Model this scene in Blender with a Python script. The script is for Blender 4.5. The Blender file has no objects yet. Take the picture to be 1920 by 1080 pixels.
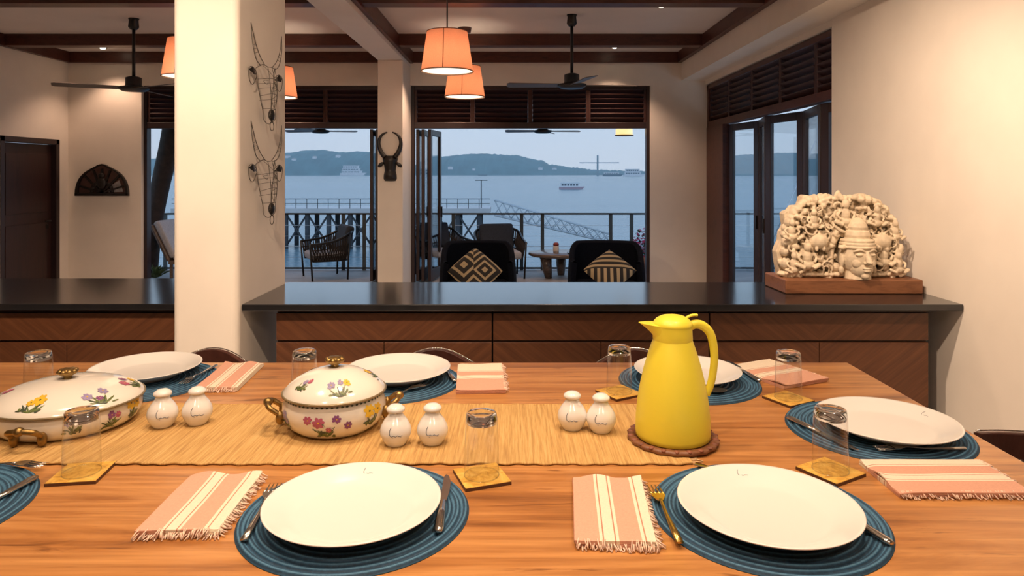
import bpy, math, random
from mathutils import Vector, Matrix
R = math.radians; PI = math.pi
sc = bpy.context.scene
COL = sc.collection

# ------------------------------------------------------------------ camera
CZ, F, HX, HY = 1.65, 1280.0, 960.0, 325.0          # eye height, focal in px, vanishing point
cam_d = bpy.data.cameras.new('camera'); cam = bpy.data.objects.new('camera', cam_d); COL.objects.link(cam)
cam.location = (0, 0, CZ); cam.rotation_euler = (R(90), 0, 0)
cam_d.sensor_width = 36; cam_d.lens = 24; cam_d.shift_y = -(540 - HY) / 1920.0
cam_d.clip_start = .05; cam_d.clip_end = 20000
sc.camera = cam
# ------------------------------------------------------------------ sky
world = bpy.data.worlds.new('dusk_sky'); sc.world = world; world.use_nodes = True
nt = world.node_tree; nt.nodes.clear()
wo = nt.nodes.new('ShaderNodeOutputWorld'); bg = nt.nodes.new('ShaderNodeBackground')
tc = nt.nodes.new('ShaderNodeTexCoord'); sp = nt.nodes.new('ShaderNodeSeparateXYZ'); rp = nt.nodes.new('ShaderNodeValToRGB')
nt.links.new(tc.outputs['Generated'], sp.inputs[0]); nt.links.new(sp.outputs['Z'], rp.inputs[0])
rp.color_ramp.elements[0].position = 0.0; rp.color_ramp.elements[0].color = (.40, .53, .65, 1)
rp.color_ramp.elements[1].position = .6; rp.color_ramp.elements[1].color = (.25, .38, .58, 1)
e = rp.color_ramp.elements.new(.09); e.color = (.37, .52, .67, 1)
nt.links.new(rp.outputs[0], bg.inputs[0]); bg.inputs[1].default_value = 1.45
nt.links.new(bg.outputs[0], wo.inputs[0])
# ------------------------------------------------------------------ exposure
vs = sc.view_settings
vs.view_transform = 'Standard'; vs.look = 'None'; vs.exposure = 0.42; vs.gamma = 1.0; vs.use_curve_mapping = False
DINING_W = 62.0      # each recessed downlight over the dining zone
LOUNGE_W = 84.0      # each recessed downlight of the lounge
PENDANT_W = 4.0
WASH_W = 330.0      # unseen downlights added to brighten the pillar and the plaster wall
WARM = (1.0, .725, .515)
WARM_LOUNGE = (1.0, .64, .44)

# ================================================================== helpers
def px(x, y, z):                                     # pixel -> point at height z (things standing on a surface)
    Y = (CZ - z) * F / (y - HY); return ((x - HX) / F * Y, Y, z)
TZ = 1.05                                            # dining table top
def tp(x, y): return px(x, y, TZ)

class MB:
    def __init__(s): s.v = []; s.f = []; s.m = []; s.s = []
    def add(s, vs_, fs, mi=0, sm=False):
        o = len(s.v); s.v += [tuple(v) for v in vs_]
        for f in fs: s.f.append(tuple(i + o for i in f)); s.m.append(mi); s.s.append(sm)
        return s
    def box(s, x0, x1, y0, y1, z0, z1, mi=0, M=None):
        vs_ = [Vector((x, y, z)) for z in (z0, z1) for y in (y0, y1) for x in (x0, x1)]
        if M: vs_ = [M @ v for v in vs_]
        return s.add(vs_, [(0,2,3,1),(4,5,7,6),(0,1,5,4),(2,6,7,3),(0,4,6,2),(1,3,7,5)], mi)
    def tube(s, pts, r, n=8, mi=0, closed=False, flat=1.0, sm=True):
        pts = [Vector(p) for p in pts]; k = len(pts)
        rs = r if isinstance(r, (list, tuple)) else [r] * k
        vs_ = []; up = None
        for i, p in enumerate(pts):
            if closed: d = pts[(i+1) % k] - pts[i-1]
            else: d = pts[min(i+1, k-1)] - pts[max(i-1, 0)]
            d.normalize()
            if up is None:
                up = Vector((0,0,1)) if abs(d.z) < .9 else Vector((1,0,0))
            up = (up - d * up.dot(d)).normalized(); sd = d.cross(up)
            for j in range(n):
                a = 2*PI*j/n; vs_.append(p + (up*math.cos(a)*flat + sd*math.sin(a)) * rs[i])
        fs = []
        for i in range(k if closed else k-1):
            a, b = i*n, ((i+1) % k)*n
            for j in range(n): fs.append((a+j, a+(j+1)%n, b+(j+1)%n, b+j))
        if not closed: fs += [tuple(reversed(range(n))), tuple(range((k-1)*n, k*n))]
        return s.add(vs_, fs, mi, sm)
    def lathe(s, prof, n=32, c=(0,0,0), sx=1, sy=1, mi=0, sm=True, wob=None):
        vs_ = []; fs = []; idx = []
        for r, z in prof:
            if r < 1e-6: idx.append([len(vs_)]); vs_.append((c[0], c[1], c[2]+z))
            else:
                row = []
                for j in range(n):
                    a = 2*PI*j/n; rr = r*(wob(a) if wob else 1)
                    row.append(len(vs_)); vs_.append((c[0]+rr*sx*math.cos(a), c[1]+rr*sy*math.sin(a), c[2]+z))
                idx.append(row)
        for A, B in zip(idx, idx[1:]):
            if len(A) == 1 and len(B) == 1: continue
            for j in range(n):
                if len(A) == 1: fs.append((A[0], B[(j+1)%n], B[j]))
                elif len(B) == 1: fs.append((A[j], A[(j+1)%n], B[0]))
                else: fs.append((A[j], A[(j+1)%n], B[(j+1)%n], B[j]))
        return s.add(vs_, fs, mi, sm)
    def ball(s, c, r, nu=12, nv=8, mi=0, M=None):
        if not isinstance(r, (tuple, list)): r = (r, r, r)
        vs_ = []; fs = []
        for i in range(nv+1):
            t = PI*i/nv
            for j in range(nu):
                a = 2*PI*j/nu; p = Vector((math.sin(t)*math.cos(a)*r[0], math.sin(t)*math.sin(a)*r[1], math.cos(t)*r[2]))
                if M: p = M @ p
                vs_.append(p + Vector(c))
        for i in range(nv):
            for j in range(nu): fs.append((i*nu+j, (i+1)*nu+j, (i+1)*nu+(j+1)%nu, i*nu+(j+1)%nu))
        return s.add(vs_, fs, mi, True)
    def prism(s, poly, z0, z1, mi=0, M=None):
        n = len(poly); vs_ = [Vector((x, y, z0)) for x, y in poly] + [Vector((x, y, z1)) for x, y in poly]
        if M: vs_ = [M @ v for v in vs_]
        fs = [tuple(reversed(range(n))), tuple(range(n, 2*n))] + [(i, (i+1)%n, n+(i+1)%n, n+i) for i in range(n)]
        return s.add(vs_, fs, mi)
    def grid(s, fn, nu, nv, mi=0, sm=True, closed_u=False):
        vs_ = [fn(i/nu, j/nv) for j in range(nv+1) for i in range(nu if closed_u else nu+1)]
        w = nu if closed_u else nu+1; fs = []
        for j in range(nv):
            for i in range(nu): fs.append((j*w+i, j*w+(i+1)%w, (j+1)*w+(i+1)%w, (j+1)*w+i))
        return s.add(vs_, fs, mi, sm)
    def build(s, name, mats, parent=None, loc=None, rz=0, bevel=0, seg=2):
        me = bpy.data.meshes.new(name); me.from_pydata(s.v, [], s.f)
        if not isinstance(mats, (list, tuple)): mats = [mats]
        for m in mats: me.materials.append(m)
        me.polygons.foreach_set('material_index', s.m); me.polygons.foreach_set('use_smooth', s.s); me.update()
        o = bpy.data.objects.new(name, me); COL.objects.link(o)
        if loc: o.location = loc
        o.rotation_euler.z = rz
        if parent: o.parent = parent
        if bevel:
            b = o.modifiers.new('bevel', 'BEVEL'); b.width = bevel; b.segments = seg; b.limit_method = 'ANGLE'; b.angle_limit = R(40)
        return o

def tag(o, label, cat, group=None, kind=None):
    o['label'] = label
    if cat: o['category'] = cat
    if group: o['group'] = group
    if kind: o['kind'] = kind
    return o
def thing(name, label, cat, loc=(0,0,0), rz=0, group=None, kind=None):
    o = bpy.data.objects.new(name, None); COL.objects.link(o); o.location = loc; o.rotation_euler.z = rz
    o.empty_display_size = .05
    return tag(o, label, cat, group, kind)
def copy_tree(o, parent=None):
    c = o.copy(); COL.objects.link(c)
    if parent: c.parent = parent
    for ch in list(o.children): copy_tree(ch, c)
    return c
def dup(o, loc, rz, label, group=None):
    c = copy_tree(o); c.location = loc; c.rotation_euler.z = rz; c['label'] = label
    if group: c['group'] = group
    return c
def bez(p0, p1, p2, p3, n=10):
    P = [Vector(p) for p in (p0, p1, p2, p3)]
    return [P[0]*(1-t)**3 + P[1]*3*t*(1-t)**2 + P[2]*3*t*t*(1-t) + P[3]*t**3 for t in [i/n for i in range(n+1)]]
def smooth_path(pts, n=6):
    P = [Vector(p) for p in pts]; out = []
    for i in range(len(P)-1):
        a, b, c, d = P[max(i-1,0)], P[i], P[i+1], P[min(i+2, len(P)-1)]
        for k in range(n):
            t = k/n
            out.append(.5*((2*b) + (c-a)*t + (2*a-5*b+4*c-d)*t*t + (3*b-a-3*c+d)*t**3))
    out.append(P[-1]); return out

# ================================================================== materials
def newmat(name):
    m = bpy.data.materials.new(name); m.use_nodes = True
    t = m.node_tree; return m, t, t.nodes['Principled BSDF']
def coords(t, scale=(1,1,1), rot=(0,0,0)):
    tc = t.nodes.new('ShaderNodeTexCoord'); mp = t.nodes.new('ShaderNodeMapping')
    mp.inputs['Scale'].default_value = scale; mp.inputs['Rotation'].default_value = rot
    t.links.new(tc.outputs['Object'], mp.inputs[0]); return mp.outputs[0]
def noise(t, vec, scale, detail=3, rough=.5, dist=0):
    n = t.nodes.new('ShaderNodeTexNoise'); n.inputs['Scale'].default_value = scale; n.inputs['Detail'].default_value = detail
    n.inputs['Roughness'].default_value = rough; n.inputs['Distortion'].default_value = dist
    t.links.new(vec, n.inputs['Vector']); return n.outputs['Fac']
def ramp(t, fac, stops):
    r = t.nodes.new('ShaderNodeValToRGB'); el = r.color_ramp.elements
    el[0].position, el[0].color = stops[0][0], (*stops[0][1], 1)
    el[1].position, el[1].color = stops[-1][0], (*stops[-1][1], 1)
    for p, c in stops[1:-1]: q = el.new(p); q.color = (*c, 1)
    t.links.new(fac, r.inputs[0]); return r.outputs[0]
def bump(t, fac, b, strength, dist=.002):
    n = t.nodes.new('ShaderNodeBump'); n.inputs['Strength'].default_value = strength; n.inputs['Distance'].default_value = dist
    t.links.new(fac, n.inputs['Height']); t.links.new(n.outputs[0], b.inputs['Normal'])
def mat(name, col, rough=.5, metal=0, var=.08, scale=20, bmp=0, bscale=None, coat=0, spec=.5, sss=0):
    m, t, b = newmat(name); v = coords(t)
    f = noise(t, v, scale, 3)
    lo = tuple(c*(1-var) for c in col); hi = tuple(min(1, c*(1+var)) for c in col)
    t.links.new(ramp(t, f, [(.3, lo), (.7, hi)]), b.inputs['Base Color'])
    b.inputs['Roughness'].default_value = rough; b.inputs['Metallic'].default_value = metal
    b.inputs['Specular IOR Level'].default_value = spec
    if coat: b.inputs['Coat Weight'].default_value = coat; b.inputs['Coat Roughness'].default_value = .1
    if bmp: bump(t, noise(t, v, bscale or scale*4, 2), b, bmp)
    return m
def wood(name, dark, mid, light, scale, rough=.4, rot=(0,0,0), knots=0, coat=0, bmp=.15, spec=.5):
    m, t, b = newmat(name); v = coords(t, scale, rot)
    f1 = noise(t, v, 1.0, 5, .6, .6); f2 = noise(t, v, 6.0, 4, .6, .2)
    mx = t.nodes.new('ShaderNodeMath'); mx.operation = 'MULTIPLY_ADD'; mx.inputs[1].default_value = .35
    t.links.new(f2, mx.inputs[0]); 
    sb = t.nodes.new('ShaderNodeMath'); sb.operation = 'MULTIPLY'; sb.inputs[1].default_value = .75
    t.links.new(f1, sb.inputs[0]); t.links.new(sb.outputs[0], mx.inputs[2])
    c = ramp(t, mx.outputs[0], [(.34, dark), (.46, mid), (.58, light), (.74, mid)])
    t.links.new(c, b.inputs['Base Color'])
    b.inputs['Roughness'].default_value = rough; b.inputs['Specular IOR Level'].default_value = spec
    if coat: b.inputs['Coat Weight'].default_value = coat; b.inputs['Coat Roughness'].default_value = .15
    if bmp: bump(t, f2, b, bmp, .001)
    return m
def emit(name, col, strength, base=(.8,.8,.8)):
    m, t, b = newmat(name); v = coords(t); f = noise(t, v, 60, 2)
    t.links.new(ramp(t, f, [(.3, tuple(c*.95 for c in col)), (.7, col)]), b.inputs['Emission Color'])
    b.inputs['Base Color'].default_value = (*base, 1); b.inputs['Emission Strength'].default_value = strength
    return m
def pane_mat(name, tint=(.86,.92,.95), ior=1.45, rough=0.0):
    m, t, b = newmat(name); t.nodes.remove(b); out = t.nodes['Material Output']
    tr = t.nodes.new('ShaderNodeBsdfTransparent'); tr.inputs[0].default_value = (*tint, 1)
    gl = t.nodes.new('ShaderNodeBsdfGlossy'); gl.inputs['Roughness'].default_value = rough
    lw = t.nodes.new('ShaderNodeLayerWeight'); lw.inputs[0].default_value = .5
    pw = t.nodes.new('ShaderNodeMath'); pw.operation = 'POWER'; pw.inputs[1].default_value = 4.0; t.links.new(lw.outputs['Facing'], pw.inputs[0])
    fr = t.nodes.new('ShaderNodeMath'); fr.operation = 'MULTIPLY_ADD'; fr.inputs[1].default_value = .8; fr.inputs[2].default_value = ((ior-1)/(ior+1))**2*2.6; t.links.new(pw.outputs[0], fr.inputs[0])
    mx = t.nodes.new('ShaderNodeMixShader'); t.links.new(fr.outputs[0], mx.inputs[0])
    t.links.new(tr.outputs[0], mx.inputs[1]); t.links.new(gl.outputs[0], mx.inputs[2]); t.links.new(mx.outputs[0], out.inputs[0])
    return m

PLASTER = mat('plaster_warm_white', (.80,.74,.66), .75, var=.03, scale=3, bmp=.08, bscale=90)
CEIL = mat('ceiling_paint', (.70,.64,.60), .8, var=.03, scale=2)
BEAMW = mat('beam_paint', (.74,.72,.70), .7, var=.03, scale=2)
TRIMW = wood('mahogany_trim', (.035,.010,.007), (.060,.018,.012), (.085,.026,.017), (3,12,12), .4)
LOUV = wood('louvre_wood', (.020,.007,.006), (.034,.011,.009), (.050,.016,.012), (2,14,14), .45)
FRAMEW = wood('door_frame_wood', (.012,.007,.008), (.020,.010,.011), (.028,.013,.013), (14,14,2), .4)
DOORW = wood('door_wood', (.014,.005,.004), (.024,.008,.007), (.034,.011,.009), (14,14,1.5), .45)
FLOORM = mat('polished_stone_floor', (.42,.40,.38), .3, var=.08, scale=4)
DECKM = wood('deck_boards', (.16,.15,.15), (.22,.21,.21), (.28,.27,.27), (1.5,10,10), .6)
m, t, b = newmat('teak_table'); v = coords(t, (.9, 7, 7)); v2 = coords(t, (1.6, 60, 60)); v3 = coords(t, (1.7, 16, 16))
f1 = noise(t, v, 1.3, 6, .62, 1.0)
c1 = ramp(t, f1, [(.30,(.24,.090,.023)),(.42,(.45,.190,.052)),(.55,(.58,.275,.088)),(.66,(.41,.170,.046)),(.75,(.54,.245,.072))])
def mult(a, b_, k):
    mx = t.nodes.new('ShaderNodeMix'); mx.data_type = 'RGBA'; mx.blend_type = 'MULTIPLY'; mx.inputs[0].default_value = k
    t.links.new(a, mx.inputs[6]); t.links.new(b_, mx.inputs[7]); return mx.outputs[2]
c2 = ramp(t, noise(t, v2, 1.0, 3, .6), [(.35,(.66,.58,.50)),(.6,(1,1,1))])
c3 = ramp(t, noise(t, v3, 1.0, 5, .7, 1.6), [(.30,(.26,.17,.12)),(.40,(1,1,1))])
t.links.new(mult(mult(c1, c2, .85), c3, .85), b.inputs['Base Color']); b.inputs['Roughness'].default_value = .32
b.inputs['Coat Weight'].default_value = .12; b.inputs['Coat Roughness'].default_value = .15
bump(t, noise(t, v2, 1.0, 3), b, .12, .001); TABLE = m
COUNTER = mat('black_granite_top', (.012,.012,.014), .13, var=.4, scale=160, spec=.9)
PLATE = mat('white_porcelain', (.82,.80,.76), .22, var=.01, scale=5, coat=.3)
STEEL = mat('cutlery_steel', (.62,.60,.56), .18, 1.0, var=.05, scale=40)
GOLD = mat('aged_brass', (.33,.21,.075), .42, 1.0, var=.3, scale=60, bmp=.3, bscale=120)
YELLOW = mat('yellow_plastic', (.86,.74,.055), .42, var=.01, scale=8, coat=.1)
INK = mat('grey_ink_print', (.10,.12,.17), .5, var=.2)
BLACKM = mat('black_metal', (.008,.008,.010), .35, 0, var=.2)
WIRE = mat('dark_wire', (.09,.075,.06), .5, .4, var=.3)
WIREF = mat('black_sheet_metal', (.03,.028,.028), .35, .7, var=.3)
LEATHER = mat('brown_leather', (.060,.020,.014), .4, var=.2, scale=30, bmp=.2, bscale=200)
CHROME = mat('brushed_chrome', (.75,.73,.70), .15, 1.0, var=.05)
BLKFAB = mat('black_velvet', (.0035,.0048,.0095), .9, var=.3, scale=60, bmp=.3, bscale=300, spec=.08)
NAVYFAB = mat('navy_cushion', (.020,.026,.040), .85, var=.2, scale=50)
GREYFAB = mat('pale_grey_cushion', (.35,.36,.40), .85, var=.1, scale=40)
ROPE = mat('dark_rope', (.025,.020,.018), .8, var=.3, scale=80)
STONE = mat('pale_sandstone', (.66,.55,.40), .8, var=.16, scale=22, bmp=.5, bscale=180)
PLINTHW = wood('plinth_wood', (.080,.028,.012), (.155,.060,.026), (.23,.095,.042), (2,12,12), .45)
IRON = mat('blackened_wood', (.010,.007,.006), .4, var=.4, scale=40)
COASTER = None
GLASSW = pane_mat('tumbler_glass', (.975,.98,.98), 1.4)
GLASSB = pane_mat('tumbler_base_glass', (.97,.98,.98), 1.5)
PANE = pane_mat('window_glass', (.90,.94,.96), 1.5)
m, t, b = newmat('clear_thick_glass'); b.inputs['Transmission Weight'].default_value = 1; b.inputs['Roughness'].default_value = .02
b.inputs['IOR'].default_value = 1.48; t.links.new(ramp(t, noise(t, coords(t), 30), [(.3,(.96,.97,.97)),(.7,(1,1,1))]), b.inputs['Base Color']); THICKG = m

# veneer: book-matched diagonal grain about local x = 0
m, t, b = newmat('bookmatched_veneer'); tcx = t.nodes.new('ShaderNodeTexCoord'); sx = t.nodes.new('ShaderNodeSeparateXYZ'); t.links.new(tcx.outputs['Object'], sx.inputs[0])
ab = t.nodes.new('ShaderNodeMath'); ab.operation = 'ABSOLUTE'; t.links.new(sx.outputs['X'], ab.inputs[0])
cb = t.nodes.new('ShaderNodeCombineXYZ'); t.links.new(ab.outputs[0], cb.inputs[0]); t.links.new(sx.outputs['Y'], cb.inputs[1]); t.links.new(sx.outputs['Z'], cb.inputs[2])
mp = t.nodes.new('ShaderNodeMapping'); mp.vector_type = 'TEXTURE'; mp.inputs['Rotation'].default_value = (0, R(-38), 0); t.links.new(cb.outputs[0], mp.inputs[0])
mp2 = t.nodes.new('ShaderNodeMapping'); mp2.inputs['Scale'].default_value = (1.2, 1, 26); t.links.new(mp.outputs[0], mp2.inputs[0])
t.links.new(ramp(t, noise(t, mp2.outputs[0], 1.5, 4, .6), [(.3,(.070,.024,.010)),(.5,(.105,.038,.015)),(.7,(.140,.054,.022))]), b.inputs['Base Color'])
b.inputs['Roughness'].default_value = .38; VENEER = m
CARCASS = wood('carcass_dark', (.030,.011,.006), (.045,.016,.008), (.06,.022,.011), (3,10,10), .5)

# woven placemat: ring coil look with braid bump
m, t, b = newmat('teal_braided_fibre'); v = coords(t)
t.links.new(ramp(t, noise(t, v, 90, 4, .75), [(.3,(.008,.040,.075)),(.55,(.020,.098,.165)),(.75,(.065,.190,.265))]), b.inputs['Base Color'])
ln = t.nodes.new('ShaderNodeVectorMath'); ln.operation = 'LENGTH'
fl_ = t.nodes.new('ShaderNodeVectorMath'); fl_.operation = 'MULTIPLY'; fl_.inputs[1].default_value = (1,1,0); t.links.new(v, fl_.inputs[0]); t.links.new(fl_.outputs[0], ln.inputs[0])
q1 = t.nodes.new('ShaderNodeMath'); q1.operation = 'MULTIPLY'; q1.inputs[1].default_value = 2*PI/.0071; t.links.new(ln.outputs['Value'], q1.inputs[0])
q2 = t.nodes.new('ShaderNodeMath'); q2.operation = 'SINE'; t.links.new(q1.outputs[0], q2.inputs[0])
q3 = t.nodes.new('ShaderNodeMath'); q3.operation = 'MULTIPLY_ADD'; q3.inputs[1].default_value = .5; q3.inputs[2].default_value = .5; t.links.new(q2.outputs[0], q3.inputs[0])
q4 = t.nodes.new('ShaderNodeMath'); q4.operation = 'MULTIPLY_ADD'; q4.inputs[1].default_value = .55; t.links.new(q3.outputs[0], q4.inputs[0])
q5 = t.nodes.new('ShaderNodeMath'); q5.operation = 'MULTIPLY'; q5.inputs[1].default_value = .5; t.links.new(noise(t, v, 160, 3, .7), q5.inputs[0]); t.links.new(q5.outputs[0], q4.inputs[2])
t.links.new(ramp(t, q4.outputs[0], [(.22,(.007,.032,.066)),(.52,(.020,.088,.168)),(.82,(.075,.195,.310))]), b.inputs['Base Color'])
b.inputs['Roughness'].default_value = .7; bump(t, q4.outputs[0], b, .8, .002); TEAL = m
# straw runner: ribs across
m, t, b = newmat('woven_straw'); v = coords(t, (150, 5, 5)); v2 = coords(t)
f = noise(t, v, 1.6, 4, .65)
t.links.new(ramp(t, f, [(.28,(.36,.19,.055)),(.5,(.56,.335,.110)),(.72,(.68,.45,.18))]), b.inputs['Base Color'])
b.inputs['Roughness'].default_value = .8; bump(t, f, b, .7, .003); STRAW = m
# coaster: yellow mottled lacquer
m, t, b = newmat('amber_coaster'); v = coords(t)
t.links.new(ramp(t, noise(t, v, 45, 4, .7, .8), [(.32,(.50,.24,.03)),(.5,(.74,.42,.07)),(.7,(.86,.58,.15))]), b.inputs['Base Color'])
b.inputs['Roughness'].default_value = .45; COASTER = m
COASTER_EDGE = mat('coaster_edge', (.09,.035,.015), .5)
# napkin stripes along local x (stripe position in local y / width)
def stripe_mat():
    m, t, b = newmat('pink_striped_cotton'); tcx = t.nodes.new('ShaderNodeTexCoord'); s_ = t.nodes.new('ShaderNodeSeparateXYZ'); t.links.new(tcx.outputs['Object'], s_.inputs[0])
    mr = t.nodes.new('ShaderNodeMapRange'); mr.inputs[1].default_value = .07; mr.inputs[2].default_value = -.07; t.links.new(s_.outputs['Y'], mr.inputs[0])
    PK, CR, DK = (.72,.385,.27), (.86,.74,.58), (.52,.24,.15)
    r = t.nodes.new('ShaderNodeValToRGB'); r.color_ramp.interpolation = 'CONSTANT'; el = r.color_ramp.elements
    stops = [(0,PK),(.30,CR),(.335,DK),(.35,CR),(.47,DK),(.485,CR),(.52,PK),(.78,CR),(.82,DK),(.835,CR)]
    el[0].position, el[0].color = 0, (*PK,1); el[1].position, el[1].color = stops[-1][0], (*stops[-1][1],1)
    for p, c in stops[1:-1]: q = el.new(p); q.color = (*c,1)
    t.links.new(mr.outputs[0], r.inputs[0])
    mx = t.nodes.new('ShaderNodeMix'); mx.data_type = 'RGBA'; mx.blend_type = 'MULTIPLY'; mx.inputs[0].default_value = .35
    t.links.new(r.outputs[0], mx.inputs[6]); t.links.new(ramp(t, noise(t, coords(t), 300, 2), [(.3,(.75,.75,.75)),(.7,(1,1,1))]), mx.inputs[7])
    t.links.new(mx.outputs[2], b.inputs['Base Color']); b.inputs['Roughness'].default_value = .85
    bump(t, noise(t, coords(t), 500, 2), b, .3, .001)
    return m
NAPKIN = stripe_mat()
FRINGE = mat('pink_cream_fringe', (.82,.60,.47), .9, var=.2, scale=90)

# ================================================================== room shell
YB = 10.15           # inner face of the sea-side wall
XL, XR = -6.6, 2.857
ZC = 3.45
def st(name, mb, m, label, cat='wall', bevel=0):
    return tag(mb.build(name, m, bevel=bevel), label, cat, kind='structure')
st('floor', MB().box(XL-.2, 3.1, -2.2, YB+.2, -.1, 0), FLOORM, 'polished grey stone floor of the dining and lounge room', 'floor')
st('ceiling', MB().box(XL-.2, 3.1, -2.2, YB+.2, ZC, ZC+.12), CEIL, 'pale ceiling between the dark wooden ceiling beams', 'ceiling')
st('wall_left', MB().box(XL-.2, XL, -2.2, 8.80, 0, ZC).box(XL-.2, XL, 8.80, 9.95, 2.14, ZC).box(XL-.2, XL, 9.95, YB+.2, 0, ZC), PLASTER, 'plain plaster side wall with the dark door')
st('wall_front', MB().box(XL, 3.0, -2.2, -2.0, 0, ZC), PLASTER, 'plain plaster wall at the head of the dining room')
st('wall_right', MB().box(XR, XR+.24, -2.2, 6.115, 0, ZC), PLASTER, 'warm white plaster wall beside the carved sculpture', bevel=.015)
LOX0, LOX1, ROX0, ROX1 = -5.51, -1.86, -1.51, 2.06
LZ0, LZ1 = 2.324, 2.958
w = MB().box(XL, LOX0, YB, YB+.2, 0, LZ1).box(LOX1, ROX0, YB, YB+.2, 0, LZ1).box(ROX1, 3.1, YB, YB+.2, 0, LZ1).box(XL, 3.1, YB, YB+.2, LZ1, ZC)
st('wall_back', w, PLASTER, 'plaster wall with two wide openings to the sea deck')
st('wall_lintel', MB().box(XR+.02, XR+.24, 6.115, YB, 2.97, ZC), PLASTER, 'plaster lintel above the side folding doors')
st('beam_soffit', MB().box(2.52, XR+.02, -2.0, YB, 3.03, ZC), PLASTER, 'dropped plaster bulkhead running along the side windows', 'bulkhead')
pm = MB(); pm.box(LOX1, ROX0, 9.45, YB, 0, 3.22)
st('column_far', pm, PLASTER, 'square plaster pier between the two sea openings with the black bull mask', 'pillar', .01)
pm = MB(); pm.box(-2.123, -1.712, 4.26, 5.185, 0, ZC)
st('column_near', pm, PLASTER, 'broad white plaster pillar carrying the two wire bull heads', 'pillar', .045).modifiers['bevel'].segments = 5
st('beam_long', MB().box(LOX1, ROX0, -2.0, YB, 3.22, ZC), BEAMW, 'white ceiling beam running from the masked pier into the room', 'beam')
# mahogany ceiling trims
def trim(i, mb, label): return st('trim_%d' % i, mb, TRIMW, label, 'trim', .006)
trim(1, MB().box(ROX0, 2.52, 8.8, 8.98, 3.30, ZC), 'dark wooden ceiling beam crossing above the pendant lamps')
trim(2, MB().box(XL, LOX1, 8.8, 8.98, 3.30, ZC), 'dark wooden ceiling beam crossing above the arched carving')
trim(3, MB().box(ROX0, 2.52, 6.62, 6.80, 3.30, ZC), 'dark wooden ceiling beam in front of the far ceiling fan')
trim(4, MB().box(XL, LOX1, 6.62, 6.80, 3.30, ZC), 'dark wooden ceiling beam in front of the fan by the door')
trim(5, MB().box(ROX0, 2.52, YB-.06, YB, 3.29, ZC), 'dark wooden cornice above the wide sea opening with the fan')
trim(6, MB().box(XL, LOX1, YB-.06, YB, 3.29, ZC), 'dark wooden cornice above the arched carving wall')
trim(7, MB().box(2.45, 2.52, -2.0, YB-.06, 3.29, ZC), 'dark wooden cornice along the plaster bulkhead')
trim(8, MB().box(XL, XL+.06, -2.0, YB-.06, 3.29, ZC), 'dark wooden cornice above the door wall')
trim(9, MB().box(ROX0, ROX0+.05, -2.0, YB-.06, 3.27, ZC), 'dark wooden strip along the flank of the white ceiling beam')
# door in the side wall
d = thing('door_1', 'dark wooden door in the side wall by the arched carving', 'door', (XL-.02, 9.375, 0), kind='structure')
MB().box(-.10, .03, -.575, -.50, 0, 2.14).box(-.10, .03, .50, .575, 0, 2.14).box(-.10, .03, -.575, .575, 2.065, 2.14).build('door_frame', FRAMEW, d, bevel=.006)
lf = MB().box(-.09, -.045, -.498, .498, .005, 2.06).box(-.045, -.037, -.40, .40, .15, .95).box(-.045, -.037, -.40, .40, 1.1, 1.92).build('door_leaf', DOORW, d, bevel=.005)
MB().tube([(-.04,.40,.97),(.02,.40,.97),(.02,.28,.97)], .01).build('door_handle', WIREF, d)
MB().box(-.045, -.035, .37, .43, .86, .92).build('lock_plate', WIREF, d)

# ------------------------------------------------------------------ louvred windows with folding glass doors
slat_meshes = {}
def louvre_panel(parent, u0, u1, axis, cpos):
    """one framed louvre bay, u along x (axis 0) or y (axis 1); cpos the plane's position across"""
    W = u1 - u0
    def B(a0, a1, b0, b1, z0, z1, mb):
        return mb.box(a0, a1, b0, b1, z0, z1) if axis == 0 else mb.box(b0, b1, a0, a1, z0, z1)
    mb = MB(); B(u0, u0+.035, cpos, cpos+.07, LZ0+.09, LZ1-.06, mb); B(u1-.035, u1, cpos, cpos+.07, LZ0+.09, LZ1-.06, mb)
    p = mb.build('louvre_panel', LOUV, parent, bevel=.003)
    key = (round(W,3), axis); n = 7
    for i in range(n):
        z = LZ0+.12 + (LZ1-LZ0-.205)*i/(n-1)
        if key not in slat_meshes:
            M = Matrix.Rotation(R(-40 if axis == 0 else 40), 4, 'X' if axis == 0 else 'Y')
            mb = MB(); hw = W/2-.037
            if axis == 0: mb.box(-hw, hw, -.058, .058, -.006, .006, 0, M)
            else: mb.box(-.058, .058, -hw, hw, -.006, .006, 0, M)
            o = mb.build('slat', LOUV, p); slat_meshes[key] = o
        else:
            o = slat_meshes[key].copy(); COL.objects.link(o); o.parent = p
        c = (u0+u1)/2
        o.location = (c, cpos+.04, z) if axis == 0 else (cpos+.04, c, z)
def leaf(parent, p0, p1, z0=.02, z1=LZ0-.01, stile=.075, th=.045):
    """glazed folding leaf from p0 to p1 in plan"""
    a = Vector((p0[0], p0[1], 0)); bb = Vector((p1[0], p1[1], 0)); L = (bb-a).length; ang = math.atan2(bb.y-a.y, bb.x-a.x)
    h = th/2; mb = MB().box(0, stile, -h, h, z0, z1).box(L-stile, L, -h, h, z0, z1).box(stile, L-stile, -h, h, z0, z0+.16).box(stile, L-stile, -h, h, z1-.09, z1)
    o = mb.build('bifold_leaf', FRAMEW, parent, (a.x, a.y, 0), ang, .004)
    MB().box(stile, L-stile, -.004, .004, z0+.16, z1-.09).build('pane', PANE, o)
    MB().box(L-.03, L-.012, -h-.02, -h, .95, 1.12).build('handle', BLACKM, o)
    return o
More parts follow.
